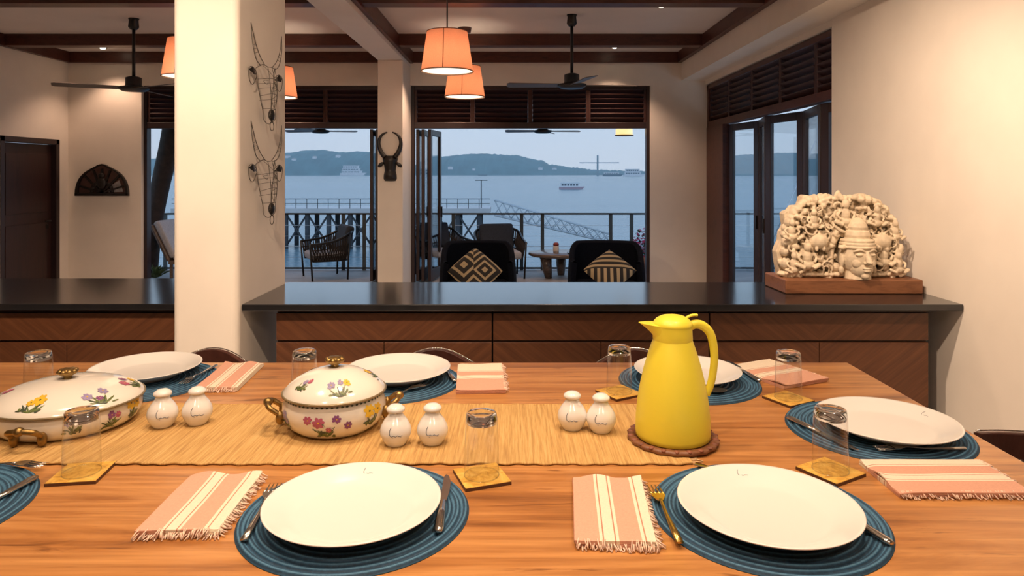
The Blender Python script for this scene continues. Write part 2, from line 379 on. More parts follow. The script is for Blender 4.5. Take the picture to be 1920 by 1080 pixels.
def window(i, x0, x1, label):
    wn = thing('window_%d' % i, label, 'window', kind='structure'); y = YB+.06
    MB().box(x0, x0+.05, y, y+.12, 0, LZ1).box(x1-.05, x1, y, y+.12, 0, LZ1).box(x0+.05, x1-.05, y, y+.12, LZ0, LZ0+.09).box(x0+.05, x1-.05, y, y+.12, LZ1-.06, LZ1).build('window_frame', FRAMEW, wn, bevel=.004)
    n = 4; W = (x1-x0-.1)/n
    for k in range(n): louvre_panel(wn, x0+.05+k*W, x0+.05+(k+1)*W, 0, y+.02)
    return wn
w1 = window(1, ROX0, ROX1, 'wide sea opening with louvres above and glass doors folded aside beside the fan')
w2 = window(2, LOX0, LOX1, 'wide sea opening with louvres above between the door wall and the masked pier')
for x0_, x1_ in ((.085, .10), (.165, .18), (.265, .36)):       # folded stack beside the pier
    leaf(w1, (ROX0+x0_, YB+.15), (ROX0+x1_, YB+.78), stile=.085)
for k in range(3):
    x = LOX1-.09-k*.085; leaf(w2, (x, YB+.14), (x-(.03 if k % 2 else 0), YB+.78))
w3 = thing('window_3', 'row of folding glass doors under louvres beside the plaster wall', 'window', kind='structure')
xw = 2.90
MB().box(xw, xw+.12, 6.0, YB, LZ0, LZ0+.09).box(xw, xw+.12, 6.0, YB, LZ1-.06, LZ1).box(xw, xw+.12, YB-.07, YB, 0, LZ1).box(xw-.03, xw+.06, 9.3, YB-.07, 0, LZ0).build('window_frame', TRIMW, w3, bevel=.004)
for k in range(5): louvre_panel(w3, YB-.07-.88*(k+1), YB-.07-.88*k, 1, xw+.02)
ys = [9.28, 8.60, 7.93, 7.28, 6.50, 5.85]
for k in range(5):
    za = .0 if k % 2 == 0 else .16; zb = .16 if k % 2 == 0 else .0
    leaf(w3, (xw+.06+za, ys[k]-.005), (xw+.06+zb, ys[k+1]+.005), stile=.10)

# ================================================================== recessed downlights
def downlight(loc, power, label, group, angle=110, blend=.6, size=.05, aim=None, col=None):
    o = thing('recessed_downlight', label, 'light', loc, group=group)
    MB().lathe([(.038,-.002),(.058,-.004),(.058,0),(.0,0)], 24).build('rim', CHROME, o)
    MB().lathe([(0,-.030),(.018,-.028),(.032,-.020),(.039,-.004)], 20).build('lens', LENS, o)
    L = bpy.data.lights.new('downlight_lamp', 'SPOT'); L.energy = power; L.color = col or WARM; L.spot_size = R(angle); L.spot_blend = blend; L.shadow_soft_size = size
    lo = bpy.data.objects.new('downlight_lamp', L); COL.objects.link(lo); lo.parent = o; lo.location = (0, 0, -.10)
    if aim: lo.rotation_euler = (Vector(aim)-Vector(loc)).to_track_quat('-Z', 'Y').to_euler()
    return o
LENS = emit('lamp_lens_glow', (1.0, .86, .62), 9)
LIT = 'small round recessed downlight in the lounge ceiling'
for (x, y) in ((1.456, 9.69), (1.597, 7.30), (-5.85, 9.76)):
    downlight((x, y, ZC-.001), LOUNGE_W*(.4 if x < 0 else .8), {1.456:'recessed downlight between the two far ceiling beams by the fan',1.597:'recessed downlight just before the ceiling fan by the bulkhead',-5.85:'recessed downlight near the door wall corner'}[x], 'recessed ceiling downlights', col=WARM_LOUNGE)
for k, (x, y) in enumerate(((-.9, 9.4), (-3.6, 9.5), (-5.0, 7.0), (-3.2, 6.0), (.4, 5.7))):
    downlight((x, y, ZC-.001), LOUNGE_W, LIT, 'lounge downlights overhead', col=WARM_LOUNGE)
for (x, y) in ((-1.15, 1.35), (-.2, 1.75), (.75, 1.35), (-.2, .75)):
    downlight((x, y, ZC-.001), DINING_W, 'small round recessed downlight above the dining table', 'downlights above the dining table', 90, .7, .09)
for (x, y, aim, k) in ((-1.0, 1.6, (-1.85, 4.3, 1.3), 1.0), (-2.6, 1.8, (-2.0, 4.3, 1.3), .55), (.7, 2.2, (2.85, 3.2, 1.1), .66), (.9, 3.4, (2.7, 4.9, 1.2), .75)):  # added lamps out of view, aimed to lift pillar, wall and sculpture
    downlight((x, y, ZC-.001), WASH_W*k, 'unseen downlight added to brighten the dining room walls', 'added wall washing lamps of the dining room', 85, .9, .05, aim)

for x in (-.9, .9):  # added lamps behind the eye, brightening jug, pot and cabinet fronts
    downlight((x, -.6, ZC-.001), DINING_W*1.0, 'unseen downlight added at the near end of the dining ceiling to brighten the table', 'added near dining lamps', 75, .8, .08, (x*.5, 1.7, 1.1))
# ================================================================== pendant lamps
m, t, b = newmat('orange_linen_shade'); v = coords(t, (1,1,1))
b.inputs['Base Color'].default_value = (.70,.48,.36,1); b.inputs['Roughness'].default_value = .8
tn = t.nodes.new('ShaderNodeBsdfTranslucent'); t.links.new(ramp(t, noise(t, v, 160, 2), [(.3,(.74,.44,.31)),(.7,(.88,.55,.40))]), tn.inputs[0])
mx = t.nodes.new('ShaderNodeMixShader'); mx.inputs[0].default_value = .6; out = t.nodes['Material Output']
t.links.new(b.outputs[0], mx.inputs[1]); t.links.new(tn.outputs[0], mx.inputs[2]); t.links.new(mx.outputs[0], out.inputs[0]); SHADE = m
DIFF = emit('pendant_diffuser_glow', (1.0, .88, .62), 1.15)
STRIM = mat('shade_trim', (.16,.05,.03), .7)
def pendant(loc, label):
    o = thing('pendant_lamp', label, 'pendant lamp', loc, group='linen pendant lamps of the lounge')
    H = .385; zt = H
    sh = MB().lathe([(.25,0),(.193,H)], 48).lathe([(.247,0),(.190,H)], 48).build('lamp_shade', SHADE, o)
    MB().tube([(.251*math.cos(a),.251*math.sin(a),.004) for a in [2*PI*k/40 for k in range(40)]], .004, 6, closed=True).build('rim_wire', STRIM, sh)
    MB().tube([(.194*math.cos(a),.194*math.sin(a),H-.003) for a in [2*PI*k/40 for k in range(40)]], .004, 6, closed=True).build('rim_wire', STRIM, sh)
    MB().tube([(-.018,-.252,.0),(-.014,-.196,H)], .0035, 5).build('seam', STRIM, sh)
    MB().lathe([(0,.012),(.243,.012)], 40).build('diffuser', DIFF, o)
    MB().tube([(0,0,H-.05),(0,0,ZC-loc[2]-.05)], .007, 8).lathe([(0,H-.02),(.02,H),(.012,H+.04),(0,H+.05)], 12).build('cord', BLACKM, o)
    MB().lathe([(0,ZC-loc[2]-.06),(.075,ZC-loc[2]-.055),(.085,ZC-loc[2]),(0,ZC-loc[2])], 24).build('ceiling_canopy', TRIMW, o)
    MB().tube([(.192*math.cos(a),.192*math.sin(a),H-.004) if q else (0,0,H-.004) for a in (0,) for q in (0,1)], .003, 5).tube([(0,0,H-.004),(-.096,.166,H-.004)], .003, 5).tube([(0,0,H-.004),(-.096,-.166,H-.004)], .003, 5).build('spider', BLACKM, o)
    L = bpy.data.lights.new('pendant_bulb', 'POINT'); L.energy = PENDANT_W; L.color = (1,.80,.60); L.shadow_soft_size = .05
    lo = bpy.data.objects.new('pendant_bulb', L); COL.objects.link(lo); lo.parent = o; lo.location = (0,0,.16)
pendant((-.62, 6.53, 2.62), 'orange linen pendant lamp hanging under the beam, larger looking and in front of its twin')
pendant((-.585, 8.45, 2.59), 'orange linen pendant lamp partly hidden behind another pendant, before the louvres')
pendant((-3.27, 6.9, 2.62), 'orange linen pendant lamp beside the black fan near the door wall')
pendant((-2.93, 8.5, 2.59), 'orange linen pendant lamp peeping out beside the wire bull heads')

# ================================================================== ceiling fans
BLADE = mat('fan_blade_grey', (.10,.085,.08), .35, var=.1, scale=8)
def fan(name, loc, zc, r, angs, label, hub_r=.165, group='black ceiling fans'):
    o = thing(name, label, 'ceiling fan', loc, group=group); H = zc - loc[2]
    MB().lathe([(0,H-.13),(.035,H-.13),(.058,H-.10),(.05,H-.02),(.06,H),(0,H)], 20).build('canopy', BLACKM, o)
    MB().tube([(0,0,.15),(0,0,H-.1)], .018, 10).build('rod', BLACKM, o)
    MB().lathe([(0,0),(hub_r*.75,.005),(hub_r,.03),(hub_r,.05),(hub_r*.62,.06),(hub_r*.52,.075),(hub_r*.52,.16),(hub_r*.3,.175),(0,.175)], 32).build('motor', BLACKM, o)
    for a in angs:
        M = Matrix.Rotation(R(a), 4, 'Z') @ Matrix.Rotation(R(11), 4, 'X')
        mb = MB(); w0, w1 = .055, .075
        mb.prism([(hub_r*.9,-w0),(r-.03,-w1),(r,-w1*.6),(r,w1*.6),(r-.03,w1),(hub_r*.9,w0)], .036, .044, 0, M)
        mb.build('blade', BLADE, o)
fan('ceiling_fan', (.68, 7.76, 2.61), ZC, .74, (183, 2, 282), 'black three blade ceiling fan before the wide louvred opening')
fan('ceiling_fan', (-4.40, 7.94, 2.60), ZC, .80, (210, 330, 90), 'black three blade ceiling fan near the dark door')
# ================================================================== arched carving, bull mask
o = thing('arched_wall_carving', 'dark carved wooden fanlight arch hanging on the plaster wall beside the door', 'wall carving', (-6.08, YB, 1.317))
def arch_pts(rx, rz, n=24):
    pts = []
    for k in range(n+1):
        a = PI*k/n; x = rx*math.cos(a); z = rz*(math.sin(a)**.85)*(1+.10*math.exp(-(x/(rx*.25))**2)); pts.append((x, z))
    return pts
ap = arch_pts(.395, .43); ai = arch_pts(.352, .385)
mb = MB(); n = len(ap)
vs_ = [(x,-.05,z) for x,z in ap]+[(x,-.05,z+.03) for x,z in ai]+[(x,0,z) for x,z in ap]+[(x,0,z+.03) for x,z in ai]
fs = []
for i in range(n-1): fs += [(i,i+1,n+i+1,n+i),(2*n+i+1,2*n+i,3*n+i,3*n+i+1),(i+1,i,2*n+i,2*n+i+1),(n+i,n+i+1,3*n+i+1,3*n+i)]
mb.add(vs_, fs).box(-.395,.395,-.05,-.001,-.0,.04)
mb.build('arch_frame', IRON, o, bevel=.004)
MB().prism([(x,z) for x,z in ap], 0, .012, 0, Matrix.Rotation(R(90),4,'X')).build('back_panel', wood('carving_panel', (.045,.020,.016), (.075,.034,.027), (.10,.05,.04), (8,8,8), .35), o)
for a in (18, 45, 70, 90, 110, 135, 162):
    c, s_ = math.cos(R(a)), math.sin(R(a)); L = .36
    M = Matrix.Translation((0,-.025,.04)) @ Matrix.Rotation(-R(a-90), 4, 'Y')
    MB().box(-.012,.012,-.018,.012,0,L,0,M).build('spoke', IRON, o)
mb = MB(); 
for k in range(9):
    a = R(10+20*k); mb.ball((.15*math.cos(a),-.03,.05+.15*math.sin(a)), (.035,.015,.035), 8, 6)
mb.ball((0,-.04,.19), (.075,.03,.085), 12, 8).ball((0,-.045,.30),(.05,.02,.04),10,6).build('rosette', IRON, o)
mirror = mat('leaded_glass', (.35,.33,.33), .15, var=.3, scale=10)
MB().prism([(.09,.05),(.31,.06),(.25,.23),(.12,.15)], .013, .018, 0, Matrix.Rotation(R(90),4,'X')).build('glass_inset', mirror, o)

o = thing('bull_mask', 'black carved bull mask with ring shaped horns on the plaster pier', 'wall mask', (-1.685, 9.45, 1.545))
mb = MB()
secs = [(0,.075,.05),(.03,.092,.085),(.08,.090,.09),(.14,.075,.075),(.22,.085,.08),(.30,.105,.085),(.335,.10,.06),(.35,.06,.03)]
mb.grid(lambda u, v_: (lambda k, f: (lambda s0, s1: ((s0[1]+(s1[1]-s0[1])*f)*math.cos(PI+PI*u)*1.0, -(s0[2]+(s1[2]-s0[2])*f)*math.sin(PI*u), s0[0]+(s1[0]-s0[0])*f))(secs[k], secs[min(k+1,7)]))(min(int(v_*7),6), v_*7-min(int(v_*7),6)), 16, 28)
mb.add([(.075*math.cos(PI+PI*u/16), -.05*math.sin(PI*u/16), 0) for u in range(17)], [tuple(range(17))])
mb.build('head', IRON, o)
for s_ in (-1, 1):
    pts = [(s_*.07,-.04,.33),(s_*.12,-.04,.40),(s_*.152,-.04,.50),(s_*.140,-.04,.585),(s_*.095,-.04,.645),(s_*.035,-.04,.672)]
    sp_ = smooth_path(pts); k = len(sp_); MB().tube(sp_, [.034*(1-.8*(i/k)**1.4) for i in range(k)], 8).build('horn', IRON, o)
    MB().ball((s_*.125,-.03,.225), (.05,.012,.026), 10, 6, 0, Matrix.Rotation(R(38*s_),4,'Y')).build('ear', IRON, o)

# ================================================================== wire bull heads on the near pillar
def wire_bull(z0, label, tilt):
    o = thing('wire_bull_head', label, 'wire sculpture', (-1.688, 4.64, z0), R(-6), group='wire bull heads on the white pillar')
    # local u along +y (to the right in view), w along +x off the wall
    def P(u, w_, z): return (w_*.5+.004, u, z)
    mb = MB(); T = lambda pts, r=.0036: mb.tube(smooth_path([P(*p) for p in pts], 5), r*.66, 5)
    for s_ in (-1, 1):   # head outline, ridge, jaw
        T([(s_*.13,.01,.40),(s_*.115,.02,.30),(s_*.085,.03,.20),(s_*.06,.04,.12),(s_*.062,.05,.07),(s_*.03,.06,.045),(0,.065,.04)])
        T([(s_*.05,.10,.42),(s_*.055,.13,.34),(s_*.045,.14,.24),(s_*.035,.13,.14),(s_*.04,.12,.08),(0,.11,.05)])
        T([(s_*.13,.01,.40),(s_*.09,.07,.43),(s_*.05,.10,.42),(0,.11,.425)])
        T([(s_*.12,.015,.33),(s_*.055,.13,.34),(0,.145,.345)], .0026); T([(s_*.09,.03,.22),(s_*.045,.14,.24),(0,.15,.24)], .0026)
        T([(s_*.07,.04,.14),(s_*.035,.13,.14),(0,.14,.14)], .0026)
        T([(s_*.03,.13,.11),(s_*.05,.12,.095),(s_*.035,.125,.08)], .0026); T([(s_*.06,.115,.33),(s_*.09,.08,.32),(s_*.07,.11,.30),(s_*.06,.115,.33)], .0026)
        T([(s_*.09,.06,.43),(0,.145,.345),(s_*.045,.14,.24),(0,.14,.14)], .0022)
        MBH = [(s_*.10,.05,.42),(s_*.17,.05,.46),(s_*.215,.05,.56),(s_*.225,.04,.68)]
        T(MBH, .0042); T([(s_*.05,.06,.43),(s_*.12,.06,.48),(s_*.18,.055,.56),(s_*.225,.04,.68)], .0042)
        for q in (.3,.55,.8):
            a_ = smooth_path(MBH, 6); T([tuple((Vector(MBH[1])*(1-q)+Vector(MBH[2])*q))[:3], (s_*(.12+.06*q),.057,.48+.08*q)], .0022)
        T([(s_*.13,.02,.37),(s_*.19,.03,.40),(s_*.245,.03,.38),(s_*.235,.03,.31),(s_*.19,.03,.285),(s_*.13,.02,.34)], .0036)
    for z_ in (.30,.27,.19): T([(-.105+.02*(.3-z_)*4,.02,z_),(-.05,.135,z_+.01),(0,.148,z_+.01),(.05,.135,z_+.01),(.105-.02*(.3-z_)*4,.02,z_)], .0022)
    T([(0,.11,.425),(0,.145,.345),(0,.15,.24),(0,.14,.14),(0,.11,.05)], .0026)
    mb.build('wire_frame', WIRE, o)
    nr = MB().tube([P(.028*math.cos(a), .11, .025+.032*math.sin(a)) for a in [2*PI*k/20 for k in range(20)]], .0028, 5, closed=True); nr.build('nose_ring', WIRE, o)
    MB().ball(P(0,.105,.10), (.018,.036,.040), 12, 8).build('muzzle', WIREF, o)
    for s_ in (-1, 1):
        mb = MB(); mb.add([P(s_*.13,.02,.355),P(s_*.19,.03,.398),P(s_*.243,.03,.375),P(s_*.20,.055,.35),P(s_*.13,.024,.352),P(s_*.19,.034,.402),P(s_*.243,.034,.379),P(s_*.20,.059,.354)],[(0,1,2,3),(7,6,5,4),(0,4,5,1),(1,5,6,2),(2,6,7,3),(3,7,4,0)])
        mb.build('ear_plate', WIREF, o)
    return o
wire_bull(1.945, 'upper wire bull head sculpture on the white pillar, its horns nearest the ceiling', 0)
wire_bull(1.31, 'lower wire bull head sculpture on the white pillar, below its twin', 0)

# ================================================================== sideboards
CT = .821; CF = 4.313
def cabinet(x0, x1, label, group):
    W = x1-x0; c = (x0+x1)/2
    o = thing('sideboard_cabinet', label, 'cabinet', (c, 4.40, 0), group=group); h = W/2
    MB().box(-h+.004, h-.004, .022, .76, .08, .781).box(-h+.03, h-.03, .08, .72, 0, .08).build('body', CARCASS, o, bevel=.003)
    MB().box(-h+.004, h-.004, 0, .02, .574, .749).build('drawer', VENEER, o, bevel=.002)
    dm = None
    for s_ in (-1, 1):
        a0, a1 = (-h+.004, -.002) if s_ < 0 else (.002, h-.004)
        MB().box(a0, a1, 0, .02, .085, .560).build('door', VENEER, o, bevel=.002)
for k, (a, bb) in enumerate(((-1.523, -.127), (-.125, 1.272), (1.274, 2.688))):
    cabinet(a, bb, ('veneered sideboard cabinet nearest the white pillar, under the long black top','middle veneered sideboard cabinet under the long black top','veneered sideboard cabinet under the stone sculpture')[k], 'cabinets under the long black worktop')
cabinet(-3.60, -2.14, 'chevron veneered sideboard cabinet between the white pillar and the door side', 'cabinets under the long black worktop')
tag(MB().box(-1.708, XR-.004, CF, 5.2, .781, CT).build('countertop', COUNTER, bevel=.004), 'long black stone worktop carrying the stone sculpture', 'worktop')
tag(MB().box(-4.2, -2.127, 4.33, 5.395, .781, CT).build('countertop', COUNTER, bevel=.004), 'short black stone worktop between the white pillar and the door side', 'worktop')
o = tag(MB().box(-4.2, -3.605, 4.45, 5.2, 0, .781).build('sideboard_end_panel', CARCASS, bevel=.003), 'dark end panel carrying the short black worktop', 'panel')

# ================================================================== stone sculpture on wooden plinth
tag(MB().prism([(1.88,4.69),(2.82,4.68),(2.82,5.06),(1.87,5.05)], CT, CT+.098).build('sculpture_plinth', PLINTHW, bevel=.008), 'thick brown wooden plinth board under the stone sculpture', 'plinth')
o = thing('stone_sculpture', 'pale carved stone sculpture with a crowned head and crowded arch of figures', 'sculpture', (2.335, 4.87, CT+.098))
rnd = random.Random(7)
mb = MB()
# backing slab with arched lobed outline
out = []
for k in range(49):
    a = PI*k/48; r = 1+.03*math.sin(a*11)+.02*math.sin(a*23+1)
    out.append((.425*r*(abs(math.cos(a))**.55)*(1 if math.cos(a) >= 0 else -1), .575*r*math.sin(a)**.62))
mb.prism(out, 0, .09, 0, Matrix.Translation((0,.10,0)) @ Matrix.Rotation(R(90),4,'X'))
def inside(x, z):
    if z < 0: return False
    return (abs(x)/.425)**2.6 + (z/.585)**2.6 < .93
for k in range(1100):
    x = rnd.uniform(-.43,.43); z = rnd.uniform(.0,.60)
    if not inside(x, z): continue
    if abs(x-.07) < .13 and z < .30: continue
    s_ = rnd.uniform(.008,.025); M = Matrix.Rotation(rnd.uniform(0,PI),4,'Y') @ Matrix.Rotation(rnd.uniform(-.5,.5),4,'X')
    mb.ball((x, rnd.uniform(-.075,.01), z), (s_, s_*rnd.uniform(.7,1.2), s_*rnd.uniform(.7,2.0)), 8, 6, 0, M)
def tendril(pts, r): mb.tube(smooth_path(pts, 6), r, 6)
for k in range(90):           # curling limbs and fronds
    x = rnd.uniform(-.38,.38); z = rnd.uniform(.05,.52)
    if not inside(x, z) or (abs(x-.07) < .13 and z < .30): continue
    a0 = rnd.uniform(0, 2*PI); L = rnd.uniform(.025,.055); y = rnd.uniform(-.10,-.05)
    tendril([(x+L*math.cos(a0+q*1.1)*(1-.12*q), y-.01*math.sin(q), z+L*math.sin(a0+q*1.1)*(1-.12*q)) for q in range(4)], rnd.uniform(.005,.009))
for k in range(30):           # lobes around the crest
    a = PI*(k+.5)/30; cx = .40*(abs(math.cos(a))**.55)*(1 if math.cos(a) >= 0 else -1); cz = .555*math.sin(a)**.62
    mb.ball((cx, -.01+rnd.uniform(-.02,.02), cz), (rnd.uniform(.025,.04), .05, rnd.uniform(.025,.045)), 8, 6)
def figure(x, y, z, s_):      # crouching figure: haunches, torso, head, arms
    mb.ball((x,y,z+.03*s_),(.055*s_,.04*s_,.035*s_),10,7); mb.ball((x,y-.005,z+.085*s_),(.034*s_,.03*s_,.05*s_),10,7)
    mb.ball((x,y-.012,z+.155*s_),(.027*s_,.028*s_,.033*s_),10,7); mb.ball((x,y-.008,z+.19*s_),(.018*s_,.018*s_,.022*s_),8,6)
    for q in (-1,1):
        tendril([(x+q*.03*s_,y,z+.11*s_),(x+q*.062*s_,y-.01,z+.085*s_),(x+q*.04*s_,y-.03,z+.05*s_)], .010*s_)
        tendril([(x+q*.04*s_,y-.01,z+.03*s_),(x+q*.08*s_,y-.03,z+.035*s_),(x+q*.03*s_,y-.04,z+.01*s_)], .013*s_)
for f in ((-.27,-.09,.06,1.0),(-.37,-.07,.26,.8),(.27,-.08,.08,.9),(.36,-.06,.26,.75),(-.22,-.08,.34,.75),(.22,-.08,.36,.75),(0,-.08,.36,1.0),(-.36,-.08,.03,.8),(.37,-.08,.03,.8)): figure(*f)
for x in (-.185, .255):        # rounded bells hanging above the side figures
    mb.ball((x,-.085,.255),(.068,.05,.055),14,10)
    for k in range(6): mb.ball((x+.05*math.cos(k*1.05),-.085-.03*math.sin(k*1.05),.205),(.014,.014,.02),6,5)
tendril([(-.075,-.05,.03),(-.085,-.06,.17),(-.04,-.06,.29),(.06,-.06,.37),(.17,-.06,.29),(.215,-.05,.17),(.205,-.05,.03)], .018)
tendril([(-.10,-.07,.40),(-.05,-.1,.34),(.0,-.1,.32),(.06,-.1,.34),(.11,-.07,.40)], .013)
for k in range(24):
    x = -.42+.84*k/23; mb.ball((x, -.06+.03*(x/.42)**2, .021), (.035,.045,.02), 8, 6)
mb.box(-.42,.42,-.06,.09,0,.03)
body = mb.build('carved_arch', STONE, o)
rm = body.modifiers.new('merge', 'REMESH'); rm.mode = 'VOXEL'; rm.voxel_size = .0042; rm.use_smooth_shade = True
# crowned head
hd = MB(); C = Vector((.072,-.108,.113)); HS = 1.36
hd.ball(C, (.082,.088,.105), 28, 20)                                     # skull
hd.ball(C+Vector((0,-.035,-.055)), (.058,.052,.055), 20, 14)             # jaw
hd.ball(C+Vector((0,-.070,-.092)), (.022,.018,.017), 12, 8)              # chin
hd.tube([C+Vector((0,-.080,.025)), C+Vector((0,-.098,-.005)), C+Vector((0,-.106,-.022)), C+Vector((0,-.092,-.034))], [.010,.013,.017,.008], 8)
hd.ball(C+Vector((-.013,-.093,-.027)), (.009,.010,.008), 8, 6).ball(C+Vector((.013,-.093,-.027)), (.009,.010,.008), 8, 6)
for s_ in (-1, 1):
    hd.ball(C+Vector((s_*.033,-.076,.012)), (.020,.012,.0085), 12, 8)                                             # heavy eyelids
    hd.tube(smooth_path([C+Vector((s_*.010,-.087,.027)), C+Vector((s_*.035,-.083,.037)), C+Vector((s_*.062,-.066,.027))]), .0052, 6)   # brow
    hd.ball(C+Vector((s_*.034,-.058,-.030)), (.028,.022,.028), 12, 9)                                              # cheek
    hd.ball(C+Vector((s_*.085,-.005,-.02)), (.011,.02,.038), 10, 8); hd.ball(C+Vector((s_*.088,-.005,-.07)), (.013,.014,.02), 10, 8)
    hd.ball(C+Vector((s_*.092,-.02,.045)), (.02,.02,.013), 10, 7)
hd.ball(C+Vector((0,-.088,-.054)), (.024,.013,.0065), 12, 6).ball(C+Vector((0,-.086,-.066)), (.019,.013,.0075), 12, 6)   # lips
hd.lathe([(0,-.113),(.066,-.113),(.064,-.10),(.058,-.07),(0,-.05)], 24, C)                                           # neck
for k, (r, z) in enumerate(((.0790,.047),(.0770,.062),(.0730,.077))): hd.tube([C+Vector((r*math.cos(a), r*1.08*math.sin(a), z)) for a in [2*PI*q/36 for q in range(36)]], .0082, 6, closed=True)
hd.lathe([(.076,.05),(.072,.083),(.058,.09),(.062,.105),(.056,.125),(.046,.13),(.050,.145),(.042,.165),(.025,.185),(0,.195)], 28, C, 1, 1.04)
B0 = Vector((C.x, C.y, 0)); M = Matrix.Translation(B0) @ Matrix.Rotation(R(5),4,'Z') @ Matrix.Diagonal((HS,HS,HS*1.02,1)) @ Matrix.Translation(-B0)
hd.v = [tuple(M @ Vector(v)) for v in hd.v]
ho = hd.build('crowned_head', STONE, o)
rm = ho.modifiers.new('merge', 'REMESH'); rm.mode = 'VOXEL'; rm.voxel_size = .0028; rm.use_smooth_shade = True

# ================================================================== dining table
TX0, TX1, TY0, TY1 = -1.95, 1.066, .84, 2.169
o = thing('dining_table', 'large teak dining table set for a meal', 'table', (0, 0, 0))
MB().box(TX0, TX1, TY0, TY1, TZ-.045, TZ).build('table_top', TABLE, o, bevel=.005)
MB().box(TX0+.12, TX1-.12, TY0+.12, TY0+.15, TZ-.14, TZ-.045).box(TX0+.12, TX1-.12, TY1-.15, TY1-.12, TZ-.14, TZ-.045).box(TX0+.12,TX0+.15,TY0+.15,TY1-.15,TZ-.14,TZ-.045).box(TX1-.15,TX1-.12,TY0+.15,TY1-.15,TZ-.14,TZ-.045).build('apron', TABLE, o)
for x in (TX0+.09, TX1-.17):
    for y in (TY0+.09, TY1-.17): MB().box(x, x+.08, y, y+.08, 0, TZ-.045).build('leg', TABLE, o, bevel=.006)

# runner with fringed end
X1R = .372; Y0R, Y1R = 1.404, 1.760; X0R = -1.80
rn = random.Random(3)
def runner_pt(u, v_):
    x = X0R + (X1R-X0R)*u; y = Y0R + (Y1R-Y0R)*v_
    if v_ < .01 or v_ > .99: y += .0022*math.sin(x*160) + .002*math.sin(x*71)
    return (x, y, TZ+.0040+.0007*math.sin(x*9)*math.sin(y*17))
o = thing('table_runner', 'woven straw table runner along the middle of the table', 'table runner', (0,0,0))
mb = MB(); nu, nv = 420, 10
mb.grid(runner_pt, nu, nv)
mb.grid(lambda u, v_: tuple(Vector(runner_pt(u, v_)) - Vector((0,0,.0028))), nu, nv)
for vv in (0, 1): mb.grid(lambda u, k: tuple(Vector(runner_pt(u, vv)) - Vector((0,0,.0028*k))), nu, 1)
for uu in (0, 1): mb.grid(lambda k, v_: tuple(Vector(runner_pt(uu, v_)) - Vector((0,0,.0028*k))), 1, nv)
mb.build('woven_cloth', STRAW, o)
mb = MB()
for vv in (0, 1): mb.tube([tuple(Vector(runner_pt(k/300, vv))+Vector((0,0,-.0006))) for k in range(301)], .0026, 6)
mb.build('edge_binding', STRAW, o)
mb = MB()
for k in range(46):
    y = Y0R + (Y1R-Y0R)*(k+.5)/46; a = rn.uniform(-.5,.5); L = rn.uniform(.012,.028)
    mb.tube([(X1R-.004,y,TZ+.0025),(X1R+L*.5,y+L*.3*a,TZ+.0025),(X1R+L,y+L*a,TZ+.0018)], .0013, 4)
fo = mb.build('fringe', mat('straw_fringe', (.66,.45,.22), .9, var=.3), o); fo['kind'] = 'stuff'

# ------------------------------------------------------------------ placemats and plates
MR, MT = .199, .0065
prof = [(0,0),(MR,0)]; N = 14
top = []
for k in range(N*6+1):
    r = MR*(1-k/(N*6)); top.append((max(r,0) if k < N*6 else 0, MT-.0050*(1-abs(math.sin(PI*k/6))**.7)))
prof += top
mb = MB().lathe(prof, 72); mat0 = mb.build('placemat', TEAL); mat0['category'] = 'placemat'
PR = .151
plprof = [(0,0),(.085,0),(.087,.003),(.110,.012),(PR-.002,.0295),(PR,.0315),(PR-.0015,.0325),(PR-.006,.031),(.112,.0165),(.104,.0125),(.095,.0105),(0,.0100)]
def plate_obj():
    o = thing('dinner_plate', '', 'plate')
    MB().lathe(plprof, 96).build('plate_body', PLATE, o)
    a = .128; mk = MB(); zz = lambda y: .0165+(y-.112)*(.031-.0165)/(.145-.112)+.0008
    def S(pts, r=.0006): mk.tube(smooth_path([(x, y, zz(y)) for x, y in pts], 4), r, 4)
    S([(-.007,.135),(-.009,.130),(-.009,.125),(-.007,.123)], .0004); S([(-.003,.1235),(.000,.1225),(.003,.1238),(.009,.123)], .0003)
    mk.build('script_mark', INK, o); return o
pl0 = plate_obj()
SET = [  # mat xy, plate xy, where
 ((-.275,1.203),(-.274,1.178),0,'with the pink napkin and wire-handled knife, opposite the round flowered pot'),
 ((.446,1.200),(.438,1.170),1,'with the gold toned fork, on the side away from the sideboard and near the yellow jug'),
 ((.850,1.592),(.860,1.568),2,'at the end of the table by the plaster wall'),
 ((-.348,1.964),(-.330,1.985),3,'behind the round flowered pot on the sideboard side'),
 ((-1.060,1.964),(-1.072,2.0),4,'behind the oval flowered casserole'),
 ((.508,1.964),(.505,1.968),5,'behind the yellow jug'),
 ((-1.072,1.202),(-1.10,1.18),6,'in front of the oval flowered casserole'),
]
where = ['opposite the round flowered pot, a knife to its side','before the yellow jug, a gold toned fork to its side','at the table end by the plaster wall','behind the round flowered pot','behind the wide flowered casserole','partly hidden behind the yellow jug','in front of the wide flowered casserole']
for i, (mxy, pxy, k, _) in enumerate(SET):
    a = mat0 if i == 0 else mat0.copy()
    if i: COL.objects.link(a)
    a.location = (mxy[0], mxy[1], TZ); a.rotation_euler.z = i*.7
    tag(a, 'round teal braided placemat ' + where[k], 'placemat', 'teal placemats on the dining table')
    p = pl0 if i == 0 else copy_tree(pl0)
    p.location = (pxy[0], pxy[1], TZ+MT); p.rotation_euler.z = [0,0,-1.2,PI,PI,PI,0][i]
    tag(p, 'white porcelain dinner plate ' + where[k], 'plate', 'white plates on the placemats')

